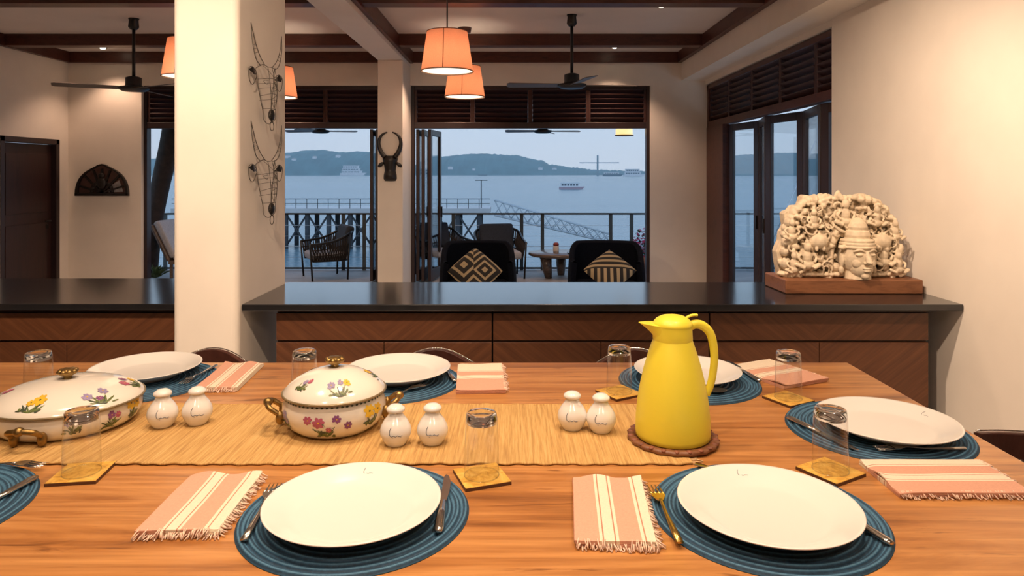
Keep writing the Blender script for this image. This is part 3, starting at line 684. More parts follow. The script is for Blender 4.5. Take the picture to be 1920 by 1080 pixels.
# ------------------------------------------------------------------ cutlery
def fork_mesh():
    mb = MB()
    mb.tube([(0,0,.004),(0,.04,.004),(0,.09,.005),(0,.125,.009),(0,.135,.009)], [.0065,.006,.0035,.003,.004], 8, flat=.4)
    mb.prism([(-.004,.130),(.004,.130),(.012,.148),(.012,.158),(-.012,.158),(-.012,.148)], .0075, .0095)
    for k in range(4):
        x = -.0105+.007*k; mb.tube([(x,.156,.0085),(x,.175,.006),(x,.195,.0065)], [.0022,.002,.001], 6, flat=.6)
    return mb
def knife_mesh():
    mb = MB(); mb.tube([(0,0,.005),(0,.01,.005),(0,.06,.005),(0,.105,.005)], [.006,.0085,.0075,.0055], 8, flat=.55)
    mb.prism([(-.0055,.103),(.0055,.103),(.009,.14),(.009,.18),(.004,.205),(-.002,.212),(-.0055,.20)], .004, .0056); return mb
def spoon_mesh():
    mb = MB(); mb.tube([(0,0,.004),(0,.04,.004),(0,.09,.005),(0,.13,.009),(0,.145,.008)], [.0065,.006,.0035,.003,.005], 8, flat=.4)
    mb.grid(lambda u, v_: (.020*math.sin(PI*v_)*math.cos(2*PI*u)*(1 if True else 0), .168+.027*math.sin(PI*v_)*math.sin(2*PI*u), .0045+ .0055*(math.sin(PI*v_)**2)*(1 if v_ < .5 else .75) ), 20, 8, closed_u=True); return mb
protos = {}
def cutlery(kind, at, to, label, m=None):
    """handle end at table-plane pixel `at`, pointing to pixel `to`"""
    a, c = Vector(tp(*at)), Vector(tp(*to)); ang = math.atan2(c.y-a.y, c.x-a.x) - PI/2
    mb = {'fork': fork_mesh, 'table_knife': knife_mesh, 'spoon': spoon_mesh}[kind]()
    o = mb.build(kind, m or STEEL, loc=(a.x, a.y, TZ+MT+.0005), rz=ang); tag(o, label, kind.split('_')[-1], 'cutlery on the placemats'); return o
cutlery('fork', (457,1025), (520,915), 'steel fork half under the plate beside the pink napkin opposite the round pot')
cutlery('table_knife', (822,1010), (838,905), 'steel table knife beside the plate opposite the round flowered pot')
cutlery('fork', (1275,1030), (1230,935), 'steel fork toned by a golden reflection on the placemat before the yellow jug', mat('steel_gold_reflection', (.62,.42,.12), .25, 1.0, var=.1))  # gold reflection on the steel is put into the base colour
cutlery('table_knife', (1672,1033), (1560,960), 'steel table knife half under the plate before the yellow jug')
cutlery('spoon', (1304,880), (1556,954), 'dessert spoon handle peeping out above the plate before the yellow jug')
cutlery('table_knife', (1476,790), (1600,850), 'steel table knife by the glass at the wall end of the table')
cutlery('fork', (1810,850), (1620,852), 'long steel fork on the placemat at the wall end of the table')
cutlery('spoon', (1240,752), (1380,738), 'steel spoon on the placemat behind the yellow jug')
cutlery('table_knife', (1425,722), (1390,700), 'dark looking knife at the rim of the placemat behind the yellow jug')
cutlery('fork', (700,764), (788,732), 'steel fork on the placemat behind the round flowered pot')
cutlery('table_knife', (853,722), (835,695), 'dark looking knife at the rim of the placemat behind the round pot')
cutlery('fork', (405,691), (352,722), 'steel fork on the placemat behind the wide flowered casserole')
cutlery('fork', (-90,880), (55,883), 'steel fork on the placemat in front of the wide flowered casserole')
cutlery('table_knife', (68,905), (-40,965), 'steel table knife on the placemat in front of the wide flowered casserole')

# ------------------------------------------------------------------ glasses and coasters
def tumbler():
    o = thing('tumbler', '', 'glass'); H = .123
    MB().lathe([(.0345,0),(.0335,.05),(.0315,H-.012),(.0300,H-.002),(.0285,H)], 40).tube([(.034*math.cos(a),.034*math.sin(a),.001) for a in [2*PI*k/40 for k in range(40)]], .001, 6, closed=True).build('wall', GLASSW, o)
    MB().lathe([(0,H-.019),(.024,H-.0195),(.0296,H-.0205),(.0308,H-.012),(.0295,H-.003),(.0275,H-.0005),(.018,H-.001),(.014,H-.004),(0,H-.0045)], 40).build('base', THICKG, o)
    return o
tm0 = tumbler()
def coaster_mesh():
    s_ = .046; return MB().box(-s_, s_, -s_, s_, 0, .006, 1).box(-s_+.0006, s_-.0006, -s_+.0006, s_-.0006, .006, .0068, 0)
co0 = None
GL = [((903,897), 20, 'between the salt shakers and the plate opposite the round pot', 'beside the plate opposite the round flowered pot'),
      ((1557,887), 30, 'before the plate at the wall end of the table', 'before the plate at the wall end of the table'),
      ((153,891), 8, 'in front of the wide flowered casserole', 'in front of the wide flowered casserole'),
      ((72,752), 20, 'behind the wide flowered casserole', 'behind the wide flowered casserole'),
      ((571,748), 35, 'behind the round flowered pot', 'behind the round flowered pot'),
      ((1161,739), 30, 'beside the yellow jug on its spout side', 'beside the yellow jug on its spout side'),
      ((1478,751), 28, 'on the handle side of the yellow jug before a folded napkin', 'on the handle side of the yellow jug before a folded napkin')]
for i, (p, a, l1, l2) in enumerate(GL):
    x, y, z = tp(*p)
    c = coaster_mesh().build('coaster', [COASTER, COASTER_EDGE]) if i == 0 else co0.copy()
    if i == 0: co0 = c
    else: COL.objects.link(c)
    zc_ = TZ + (MT if i in () else 0)
    c.location = (x, y, zc_); c.rotation_euler.z = R(a); tag(c, 'square amber coaster ' + l2, 'coaster', 'amber coasters on the dining table')
    g = tm0 if i == 0 else copy_tree(tm0)
    g.location = (x, y, zc_+.0070); tag(g, 'clear upturned tumbler ' + l1, 'glass', 'upturned tumblers on the dining table')

# ------------------------------------------------------------------ napkins
def napkin(c, L, W, rz, label, seed, fr_side):
    o = thing('folded_napkin', label, 'napkin', (c[0], c[1], TZ), rz, 'striped napkins on the dining table'); r = random.Random(seed); n = 4
    for k in range(n):
        j = .0025*k; e1 = r.uniform(-.003,.003); z0 = .0004+.0030*k
        def f(u, v_):
            x = -L/2 + L*u; y = -W/2 + W*v_ + j*.3
            lift = .0020*math.sin(u*7+seed+k)*math.sin(v_*5+seed*2)
            curl = .004*(max(0,u-.9)/.1)**2*math.sin(v_*9+seed) if k == n-1 else 0
            return Vector((x + e1*(v_-.5), y + e1*(u-.5), z0 + (lift if k else 0)*.4 + curl))
        mb = MB(); mb.grid(lambda u, v_: tuple(f(u,v_)+Vector((0,0,.0028))), 20, 12); mb.grid(lambda u, v_: tuple(f(u,v_)), 20, 12)
        for vv in (0,1): mb.grid(lambda u, q: tuple(f(u,vv)+Vector((0,(.0012 if vv else -.0012)*math.sin(PI*q),.0028*q))), 20, 2)
        for uu in (0,1): mb.grid(lambda q, v_: tuple(f(uu,v_)+Vector((0,0,.0028*q))), 1, 12)
        mb.build('fold', NAPKIN, o)
    mb = MB(); zt = .0005
    for k in range(70):
        y = -W/2 + W*(k+.5)/70; l = r.uniform(.006,.014); a = r.uniform(-.6,.6); z = r.choice((.002,.005,.008,.0125)); s_ = -1
        mb.tube([(s_*(L/2-.004),y,z),(s_*(L/2+l*.5),y+a*l*.4,z*.8+.0005),(s_*(L/2+l),y+a*l,max(.0012,z*.35))], .0012, 4)
    if fr_side:
        for k in range(90):
            x = -L/2 + L*(k+.5)/90; l = r.uniform(.005,.012); a = r.uniform(-.6,.6); z = r.choice((.002,.005,.009,.0125))
            mb.tube([(x,fr_side*(W/2-.003),z),(x+a*l,fr_side*(W/2+l),max(.0012,z*.4))], .0012, 4)
    fo = mb.build('fringe', FRINGE, o); fo['kind'] = 'stuff'
# local x = stripe direction; fringe at local -x
napkin((-.554,1.233), .215, .135, R(92), 'pink striped napkin beside the plate opposite the round flowered pot', 1, -1)
napkin((.177,1.208), .235, .130, R(86), 'pink striped napkin beside the gold toned fork before the yellow jug', 2, -1)
napkin((.838,1.333), .245, .145, R(180), 'pink striped napkin at the wall end of the table', 3, 1)
napkin((-.092,1.985), .135, .255, R(183), 'pink striped napkin beside the plate behind the round flowered pot', 4, 0)
napkin((-.822,2.0), .25, .115, R(94), 'pink striped napkin beside the plate behind the wide flowered casserole', 5, 0)
napkin((.785,2.03), .17, .22, R(205), 'pink striped napkin behind the tumbler on the handle side of the yellow jug', 6, 0)

# ------------------------------------------------------------------ salt and pepper
def shaker():
    o = thing('shaker', '', 'salt shaker')
    pf = [(0,0),(.021,0),(.0225,.003),(.0275,.010),(.0335,.023),(.0345,.030),(.0325,.040),(.0255,.053),(.0175,.063),(.0150,.070),(.0152,.073)]
    MB().lathe(pf, 40).build('shaker_body', PLATE, o)
    MB().lathe([(.0150,.072),(.0195,.0735),(.0205,.0765),(.0195,.080),(.012,.0855),(0,.0875)], 32).build('shaker_cap', PLATE, o)
    mk = MB()
    def rad(z):
        for (r0,z0),(r1,z1) in zip(pf, pf[1:]):
            if z0 <= z <= z1 and z1 > z0: return r0+(r1-r0)*(z-z0)/(z1-z0)
        return .034
    def S(pts, r=.0007):
        q = []
        for s_, z in pts: rr = rad(z)+.0004; a = -PI/2 + s_/rr; q.append((rr*math.cos(a), rr*math.sin(a), z))
        mk.tube(smooth_path(q, 4), r, 4)
    S([(-.010,.046),(-.0135,.040),(-.0135,.032),(-.010,.028)]); S([(-.010,.028),(-.004,.030),(-.001,.028),(.004,.0305),(.007,.028),(.014,.0295)], .0006); S([(-.008,.0255),(.012,.0265)], .0004)
    mk.build('script_mark', INK, o); return o
sh0 = shaker()
SHK = [((305,802),'white pear shaped shaker beside the wide flowered casserole, nearer to it'),((370,797),'white pear shaped shaker beside the wide flowered casserole, farther from it'),
       ((742,836),'white pear shaped shaker beside the round flowered pot, nearer to it'),((811,834),'white pear shaped shaker by the round flowered pot, nearer the tumbler'),
       ((1073,807),'white pear shaped shaker of the pair by the yellow jug, farther from the jug'),((1127,812),'white pear shaped shaker of the pair by the yellow jug, nearer the jug')]
for i, (p, l) in enumerate(SHK):
    s_ = sh0 if i == 0 else copy_tree(sh0); x, y, z = tp(*p); s_.location = (x, y, TZ+.0046); s_.rotation_euler.z = -math.atan2(x, y)
    tag(s_, l, 'shaker', 'salt and pepper shakers on the runner')

# ------------------------------------------------------------------ yellow jug on carved trivet
JX, JY = .360, 1.530
o = thing('trivet', 'carved round wooden trivet under the yellow jug', 'trivet', (JX, JY, TZ+.0046))
MB().lathe([(0,0),(.098,0),(.100,.004),(.098,.009),(.086,.010),(.084,.007),(0,.007)], 96, wob=lambda a: 1+.018*math.cos(a*18)).build('disc', PLINTHW, o)
o2 = MB()
for k in range(22):
    a = 2*PI*k/22; o2.ball((.093*math.cos(a), .093*math.sin(a), .0085), (.009,.006,.003), 8, 5, 0, Matrix.Rotation(a,4,'Z'))
o2.build('carved_border', mat('trivet_carving', (.22,.075,.04), .5, var=.3, scale=60), o)
JZ = TZ+.0046+.0075
o = thing('vacuum_jug', 'bright yellow vacuum jug with curved handle on the table', 'jug', (JX, JY, JZ))
MB().lathe([(0,0),(.078,0),(.0815,.003),(.0825,.012),(.0815,.045),(.078,.080),(.072,.115),(.064,.150),(.055,.182),(.0465,.207),(.0435,.216)], 64).build('jug_body', YELLOW, o)
nk = MB().lathe([(.0430,.214),(.0435,.2165),(.0440,.219),(.0432,.235),(.0430,.249)], 64)
nk.build('neck', YELLOW, o)
# spout beak on the -x side
sp_ = MB()
def beak(u, v_):
    a = PI + (u-.5)*2*R(48); w_ = math.cos((u-.5)*PI)**1.6; z = .220+.030*v_
    r = .0425 + .034*w_*(v_**1.5); return (r*math.cos(a), r*math.sin(a)*(1-.35*w_*v_), z+.004*w_*v_)
sp_.grid(beak, 24, 10)
sp_.add([(0,0,.250)]+[beak(k/24,1) for k in range(25)], [(0,k+1,k+2) for k in range(24)])
sp_.build('spout', YELLOW, o)
ld = MB().lathe([(.0436,.248),(.0440,.251),(.0415,.256),(.036,.262),(.026,.2675),(.012,.2705),(0,.271)], 48); ld.build('lid', YELLOW, o)
MB().tube(smooth_path([(.028,0,.262),(.037,0,.2675),(.047,0,.2705),(.056,0,.270)]), [.004]+[.0052]*17+[.004], 8, flat=.6).build('thumb_lever', YELLOW, o)
hp = smooth_path([(.039,0,.246),(.052,0,.250),(.068,0,.246),(.083,0,.231),(.091,0,.205),(.0935,0,.175),(.091,0,.145),(.085,0,.115),(.0755,0,.092)], 6)
MB().tube(hp, [.0085-.002*(k/len(hp)) for k in range(len(hp))], 12, flat=1.25).build('handle', YELLOW, o)

# ------------------------------------------------------------------ flowered pots
ENAM = mat('white_enamel', (.80,.76,.68), .16, var=.015, scale=6, coat=.5)
RIMG = mat('grey_gold_rim', (.30,.24,.14), .35, .5, var=.2)
PRINTS = [mat('print_green', (.13,.17,.05), .4), mat('print_pink', (.42,.10,.17), .4), mat('print_yellow', (.72,.45,.03), .4), mat('print_lilac', (.30,.25,.42), .4), mat('print_dark', (.05,.07,.04), .4), mat('print_purple', (.22,.07,.20), .4)]
class Surf:
    def __init__(s, prof, sx, sy): s.p = prof; s.sx = sx; s.sy = sy
    def at(s, a, z_or_t):
        i = min(int(z_or_t), len(s.p)-2); f = z_or_t-i; r = s.p[i][0]*(1-f)+s.p[i+1][0]*f; z = s.p[i][1]*(1-f)+s.p[i+1][1]*f
        return Vector((r*s.sx*math.cos(a), r*s.sy*math.sin(a), z))
def decal(mb, S, a0, t0, shape, mi, off=.0009, k_t=1.0):
    """shape: outline in metres (right, up) around the point (angle a0, profile param t0)"""
    c = S.at(a0, t0); da = (S.at(a0+.01, t0)-S.at(a0-.01, t0)); ra = max(da.length/.02, .02); dt = (S.at(a0, t0+.1)-S.at(a0, t0-.1)); rt = dt.length/.2
    nrm = da.cross(dt).normalized(); 
    if nrm.dot(Vector((c.x, c.y, .02))) < 0: nrm = -nrm
    P = []
    for r, u in shape:
        p = S.at(a0 + r/ra, max(.01, min(len(S.p)-1.01, t0 + u/rt))) + nrm*off; P.append(p)
    cc = sum(P, Vector())/len(P) + nrm*.0002
    mb.add([cc]+P, [(0, 1+k, 1+(k+1) % len(P)) for k in range(len(P))], mi)
def petal(cx, cy, ang, L, W, n=7):
    out = []
    for k in range(n):
        q = 2*PI*k/n; x = L/2+L/2*math.cos(q); y = W/2*math.sin(q)
        out.append((cx+x*math.cos(ang)-y*math.sin(ang), cy+x*math.sin(ang)+y*math.cos(ang)))
    return out
def bouquet(mb, S, a0, t0, size, flowers, rnd, spread=1.0):
    s_ = size*1.45
    def D(shape, mi, off=.0009): decal(mb, S, a0, t0, shape, mi, off)
    for k in range(9):       # stems and leaves
        ang = PI/2 + rnd.uniform(-1.1,1.1); L = s_*rnd.uniform(.5,.95)
        D(petal(rnd.uniform(-.1,.1)*s_, -.55*s_, ang, L, s_*.09), 4 if k % 2 else 0)
    for k in range(12):
        ang = rnd.uniform(-.3, PI+.3); D(petal(rnd.uniform(-.45,.45)*s_*spread, rnd.uniform(-.6,-.2)*s_, ang, s_*rnd.uniform(.2,.42), s_*.13), rnd.choice((0,0,4)), .0011)
    for (fx, fy, mi, fs) in flowers:
        for k in range(7): D(petal(fx*s_, fy*s_, 2*PI*k/7+rnd.random()*.4, fs*s_, fs*s_*.6), mi, .0013)
        D(petal(fx*s_-.12*fs*s_, fy*s_, 0, .3*fs*s_, .3*fs*s_), 2 if mi != 2 else 4, .0017)
def front_angle(x, y): return math.atan2(-y, -x)      # from the pot's centre towards the eye
def pot(name, loc, label, bodyprof, lidprof, sx, sy, rz, handle_dirs, prints, dots, knob_z, hz, seed, group):
    o = thing(name, label, 'serving pot', loc, 0, group)
    bo = MB().lathe(bodyprof+[(bodyprof[-1][0]-.004, bodyprof[-1][1])], 72, sx=sx, sy=sy).build('pot_body', ENAM, o)
    R1 = lidprof[0][0]; z1 = lidprof[0][1]
    li = MB().lathe(lidprof, 72, sx=sx, sy=sy).build('lid', ENAM, o)
    MB().tube([((R1+.001)*sx*math.cos(a), (R1+.001)*sy*math.sin(a), z1) for a in [2*PI*k/72 for k in range(72)]], .0026, 6, closed=True).build('rim_band', RIMG, li)
    rn_ = random.Random(seed)
    kb = MB().lathe([(0,knob_z-.004),(.012,knob_z-.002),(.008,knob_z+.004),(.018,knob_z+.010),(.021,knob_z+.016),(.015,knob_z+.022),(0,knob_z+.024)], 20)
    for k in range(8): kb.ball((.016*math.cos(k*PI/4), .016*math.sin(k*PI/4), knob_z+.0165), (.008,.008,.006), 8, 6)
    kb.build('knob', GOLD, li)
    fa = front_angle(loc[0], loc[1])
    SB, SL = Surf(bodyprof, sx, sy), Surf(lidprof, sx, sy)
    pb, pl_ = MB(), MB()
    for (where_, da, t0, size, flowers) in prints:
        bouquet(pb if where_ == 'b' else pl_, SB if where_ == 'b' else SL, fa+da, t0, size, flowers, rn_)
    if dots:
        tt, nd = dots
        for k in range(nd): decal(pb, SB, 2*PI*k/nd, tt, petal(-.003,0,0,.0065,.0045,6), 4)
    pb.build('floral_print', PRINTS, bo)['kind'] = 'stuff'; pl_.build('floral_print', PRINTS, li)['kind'] = 'stuff'
    for hd_ in handle_dirs:
        a = fa + hd_; rr = max(r for r, z in bodyprof); c_, s_ = math.cos(a), math.sin(a)
        e_ = Vector((rr*sx*c_, rr*sy*s_, 0)); n_ = Vector((c_, s_, 0)); tt = Vector((-s_, c_, 0))
        mb = MB(); pts = []
        for w_, out_, z in ((-.030,-.004,hz-.012),(-.030,.012,hz),(-.026,.026,hz+.010),(0,.031,hz+.014),(.026,.026,hz+.010),(.030,.012,hz),(.030,-.004,hz-.012)):
            pts.append(e_ + n_*out_ + tt*w_ + Vector((0,0,z)))
        mb.tube(smooth_path(pts, 5), .0062, 8)
        for w_ in (-.030, .030): mb.ball(e_+n_*.001+tt*w_+Vector((0,0,hz-.014)), (.010,.010,.016), 10, 8)
        mb.ball(pts[3], (.011,.011,.010), 10, 8)
        mb.build('pot_handle', GOLD, o)
    return o
rbody = [(0,0),(.082,0),(.090,.003),(.106,.016),(.116,.032),(.119,.048),(.117,.062),(.112,.076),(.110,.084)]
rlid = [(.117,.086),(.115,.091),(.104,.103),(.086,.116),(.064,.127),(.040,.135),(.018,.139),(0,.140)]
P_, Y_, L_, U_ = 1, 2, 3, 5
pot('flowered_pot', (-.418, 1.610, TZ+.0048), 'round white enamel pot with flower prints and tall brass handled sides', rbody, rlid, 1.0, .98, 0, (-1.62, 1.45),
    [('b',-.16,4.3,.034,[(-.85,.35,P_,.24),(-.35,.25,P_,.30),(.45,.4,U_,.22),(.95,.05,U_,.2),(.1,-.1,P_,.15)]),
     ('b',.78,4.7,.024,[(-.3,.5,Y_,.5),(.5,.45,Y_,.45)]), ('b',-1.15,4.4,.020,[(-.1,.5,L_,.4),(.3,.1,L_,.3)]), ('b',2.4,4.4,.03,[(0,.4,P_,.4)]),
     ('l',.12,2.6,.024,[(-.6,.4,L_,.32),(.1,.6,L_,.25),(.6,.5,Y_,.3)]), ('l',-.95,2.9,.018,[(0,.4,L_,.3),(.5,.6,P_,.3)]), ('l',1.6,3.0,.02,[(0,.4,Y_,.4),(.6,0,U_,.3)]), ('l',-2.4,3,.02,[(0,.4,P_,.4)])],
    (7.25, 64), .140, .052, 4, 'flowered enamel serving pots')
obody = [(0,0),(.125,0),(.134,.003),(.146,.014),(.152,.028),(.153,.040),(.151,.052),(.150,.058)]
olid = [(.156,.060),(.154,.065),(.142,.075),(.118,.087),(.088,.096),(.055,.102),(.024,.105),(0,.106)]
pot('flowered_casserole', (-1.062, 1.632, TZ+.0048), 'wide low white enamel casserole with flower prints and brass handles', obody, olid, 1.06, .96, 0, (-.52, 2.6),
    [('b',.02,4.6,.022,[(-.3,.3,L_,.3),(.3,.5,L_,.25)]), ('b',.95,4.7,.022,[(-.3,.5,Y_,.5),(.4,.4,Y_,.45)]), ('b',.52,4.4,.022,[(0,.3,U_,.3),(.5,.2,P_,.25)]), ('b',1.5,4.7,.018,[(0,.4,L_,.4)]), ('b',-1.3,4.6,.022,[(0,.4,P_,.4)]),
     ('l',-.55,2.5,.030,[(.15,.4,Y_,.42),(-.2,.2,Y_,.25)]), ('l',.42,2.4,.030,[(-.5,.3,L_,.3),(.5,.5,L_,.3),(0,.0,U_,.2)]), ('l',1.35,2.5,.030,[(-.5,.3,P_,.3),(.2,.5,U_,.25),(.6,.1,Y_,.25)]), ('l',-1.7,2.6,.026,[(0,.4,P_,.35)]), ('l',2.7,2.6,.028,[(0,.4,Y_,.4)])],
    None, .106, .030, 9, 'flowered enamel serving pots')

# ================================================================== bar stools
def stool(loc, rz, label):
    o = thing('bar_stool', label, 'bar stool', loc, rz, 'bar stools round the dining table')
    sd = MB().lathe([(0,.70),(.17,.70),(.19,.715),(.195,.735),(.18,.752),(.12,.757),(0,.755)], 40); sd.build('seat', LEATHER, o)
    rr = .235; mb = MB(); n = 48
    def rail(u, v_):
        a = PI/2 + (u-.5)*2*R(102); th = abs(u-.5)*2*102; zt = 1.022-.070*(1-math.exp(-(th/36)**2)); k = v_*4
        r_, z_ = ((rr-.011, zt-.072),(rr+.012, zt-.072),(rr+.014, zt-.004),(rr-.009, zt),(rr-.011, zt-.072))[int(round(k))]
        return (r_*math.cos(a), r_*math.sin(a), z_)
    mb.grid(rail, n, 4, sm=False)
    mb.add([rail(0,k/4) for k in range(4)], [(0,1,2,3)]).add([rail(1,k/4) for k in range(4)], [(3,2,1,0)])
    bo = mb.build('back_rail', LEATHER, o, bevel=.004)
    MB().tube([(( rr+.0145)*math.cos(a), (rr+.0145)*math.sin(a), 1.0205-.070*(1-math.exp(-((abs(a-PI/2)*180/PI)/36)**2))) for a in [PI/2+R(q) for q in range(-100,101,5)]], .0022, 5).build('rail_trim', CHROME, bo)
    for a in (-75, -28, 28, 75):
        q = PI/2+R(a); zt = 1.022-.070*(1-math.exp(-(a/36)**2))-.06
        MB().tube([(.17*math.cos(q), .17*math.sin(q), .72), (rr*math.cos(q), rr*math.sin(q), zt)], .008, 8).build('back_post', CHROME, o)
    for sx in (-1,1):
        for sy in (-1,1): MB().tube([(sx*.11,sy*.11,.71),(sx*.185,sy*.185,0)], [.014,.011], 10).build('leg', BLACKM, o)
    q = .158; MB().tube([(-q,-q,.26),(q,-q,.26),(q,q,.26),(-q,q,.26)], .009, 8, closed=True).build('footrest', CHROME, o)
    return o
stool((-.275, 2.215, 0), 0, 'bar stool tucked in behind the round flowered pot, only its curved back showing')
stool((-1.075, 2.215, 0), 0, 'bar stool tucked in before the white pillar, only its curved back showing')
stool((.44, 2.215, 0), 0, 'bar stool tucked in behind the yellow jug, only its curved back showing')
stool((1.305, 1.61, 0), R(-90), 'dark leather bar stool at the table end by the plaster wall')

# ================================================================== lounge chairs with patterned cushions
def cushion_mat(kind):
    m, t, b = newmat('cushion_' + kind); tcx = t.nodes.new('ShaderNodeTexCoord'); s_ = t.nodes.new('ShaderNodeSeparateXYZ'); t.links.new(tcx.outputs['Object'], s_.inputs[0])
    def mt(op, a, b_=None):
        n = t.nodes.new('ShaderNodeMath'); n.operation = op
        for i, q in enumerate((a, b_)):
            if q is None: continue
            if isinstance(q, (int, float)): n.inputs[i].default_value = q
            else: t.links.new(q, n.inputs[i])
        return n.outputs[0]
    X, Z = s_.outputs['X'], s_.outputs['Z']
    if kind == 'striped':
        hz = mt('GREATER_THAN', mt('SINE', mt('MULTIPLY', Z, 78)), .15)
        vt = mt('GREATER_THAN', mt('SINE', mt('MULTIPLY', X, 78)), .1)
        up = mt('GREATER_THAN', Z, -.02)
        f = mt('ADD', mt('MULTIPLY', hz, up), mt('MULTIPLY', vt, mt('SUBTRACT', 1, up)))
    else:   # nested square key, quarters offset
        c = .70710678
        u = mt('MULTIPLY', mt('ADD', X, Z), c); v_ = mt('MULTIPLY', mt('SUBTRACT', Z, X), c)
        def ring(cu, cv, k):
            d = mt('MAXIMUM', mt('ABSOLUTE', mt('SUBTRACT', u, cu)), mt('ABSOLUTE', mt('SUBTRACT', v_, cv)))
            return mt('GREATER_THAN', mt('SINE', mt('MULTIPLY', d, k)), .35)
        lf_ = mt('GREATER_THAN', X, -.02)
        f = mt('ADD', mt('MULTIPLY', ring(.07,-.10,88), lf_), mt('MULTIPLY', ring(-.06,.14,70), mt('SUBTRACT', 1, lf_)))
    mx = t.nodes.new('ShaderNodeMix'); mx.data_type = 'RGBA'; t.links.new(f, mx.inputs[0])
    mx.inputs[6].default_value = (.010,.009,.008,1); mx.inputs[7].default_value = (.30,.24,.14,1)
    t.links.new(mx.outputs[2], b.inputs['Base Color']); b.inputs['Roughness'].default_value = .9; bump(t, noise(t, coords(t), 200), b, .3)
    return m
def lounge_chair(loc, rz, label, W=1.0, top=.735):
    o = thing('lounge_chair', label, 'armchair', loc, rz, 'dark lounge chairs by the openings')
    h = W/2
    def shell(off):
        def f(u, v_):
            a = (u-.5)*2*R(118); ca, sa = math.cos(a), math.sin(a)
            x = (h-off)*math.copysign(abs(sa)**.75, sa); y = (.40-off)*math.copysign(abs(ca)**.75, ca)
            zt = .52 + (top-.52)*max(0, min(1, (ca+.25)/.85))**.7
            return (x*(1-.10*v_*v_*.5), y+ .04*v_, .16 + (zt-.16)*v_ - off*.3*v_)
        return f
    mb = MB(); n1, n2 = 40, 8; A, B_ = shell(0), shell(.07); mb.grid(A, n1, n2); mb.grid(B_, n1, n2)
    mb.grid(lambda u, k: tuple(Vector(A(u,1))*(1-k)+Vector(B_(u,1))*k+Vector((0,0,.02*math.sin(PI*k)))), n1, 4)
    mb.grid(lambda u, k: tuple(Vector(A(u,0))*(1-k)+Vector(B_(u,0))*k), n1, 1)
    for uu in (0,1): mb.grid(lambda k, v_: tuple(Vector(A(uu,v_))*(1-k)+Vector(B_(uu,v_))*k), 1, n2)
    mb.build('shell', BLKFAB, o)
    MB().box(-h+.10, h-.10, -.36, .30, .14, .24).build('seat_cushion', BLKFAB, o, bevel=.05, seg=4)
    MB().box(-h+.12, h-.12, -.34, .28, .10, .14).build('seat_base', BLKFAB, o)
    for sx in (-1,1):
        for y in (-.28,.26): MB().tube([(sx*(h-.18),y,.15),(sx*(h-.14),y,0)], [.02,.014], 8).build('leg', BLACKM, o)
    return o
def cushion(loc, size, rz, tilt, m, label):
    mb = MB(); s_ = size/2
    def f(sgn):
        def g(u, v_):
            a, c_ = (u-.5)*2, (v_-.5)*2; k = (1-a**4)*(1-c_**4)
            x, z = a*s_*(1-.05*c_*c_), c_*s_*(1-.05*a*a)
            q = .7071; return ((x-z)*q, sgn*.075*k**.6, (x+z)*q)
        return g
    mb.grid(f(-1), 20, 20).grid(f(1), 20, 20)
    o = mb.build('throw_cushion', m, loc=loc); o.rotation_euler = (tilt, 0, rz)
    return tag(o, label, 'cushion', 'patterned throw cushions')
lounge_chair((-.44, 8.85, 0), R(4), 'black lounge chair holding the cushion with the key pattern')
lounge_chair((1.22, 8.85, 0), R(-6), 'black lounge chair holding the striped cushion', 1.0)
cushion((-.465, 8.62, .415), .52, R(4), R(-38), cushion_mat('key'), 'dark cushion with cream angular key pattern standing on its corner')
cushion((1.235, 8.62, .425), .50, R(-6), R(-46), cushion_mat('striped'), 'dark cushion with cream stripes standing on its corner')
lounge_chair((-4.95, 6.55, 0), R(150), 'dark curved lounge chair just behind the short black worktop', .8, .70)

# ================================================================== veranda deck
st('floor_deck', MB().box(-7.5, 5.8, YB+.2, 11.8, -.12, -.005).box(3.1, 5.8, 4.0, YB+.2, -.12, -.005), DECKM, 'grey boarded sea deck outside the openings', 'deck')
st('ceiling_deck', MB().box(-7.5, 3.1, YB+.2, 12.2, 2.90, 3.0), CEIL, 'pale roof above the sea deck', 'ceiling')
RAILC = mat('dark_railing_paint', (.020,.026,.030), .4, var=.2)
YRL = 11.65
o = thing('deck_railing', 'dark metal railing with steel cables at the edge of the sea deck', 'railing', (0, YRL, 0))
MB().box(-7.5, 5.75, -.035, .035, .945, .975).build('top_rail', RAILC, o)
MB().box(-7.5, 5.75, -.02, .02, .02, .05).build('bottom_rail', RAILC, o)
POSTC = mat('grey_green_post', (.075,.10,.11), .5, var=.1)
pc = .164-1.52*5
while pc < 5.6:
    for dx in (0, .355):
        if -7.4 < pc+dx < 5.7: MB().box(pc+dx-.03, pc+dx+.03, -.012, .012, -.005, .945).build('railing_post', POSTC, o)
    pc += 1.52
for z in (.22,.40,.58,.76): MB().tube([(-7.5,0,z),(5.75,0,z)], .004, 5).build('cable', CHROME, o)
fan('ceiling_fan', (.49, 10.9, 2.285), 2.90, .60, (178, 3, 75), 'black ceiling fan outside under the deck roof before the bay', .15, 'black fans under the deck roof')
fan('ceiling_fan', (-3.06, 10.9, 2.285), 2.90, .58, (175, 8, 250), 'black ceiling fan outside beyond the wire bull heads', .15, 'black fans under the deck roof')
o = thing('deck_lantern', 'small warm glowing lantern under the deck roof', 'lantern', (1.79, 10.9, 2.25))
MB().lathe([(.10,0),(.135,.02),(.135,.10),(.10,.12)], 20).build('glass_shade', emit('lantern_glow', (1.0,.66,.26), .9), o)
MB().lathe([(0,-.006),(.15,-.004),(.15,.01),(.10,.02)], 20).lathe([(.11,.115),(.14,.12),(.05,.17),(0,.18)], 20).tube([(0,0,.17),(0,0,.65)], .008, 6).build('frame', mat('lantern_frame',(.25,.16,.07),.5), o)

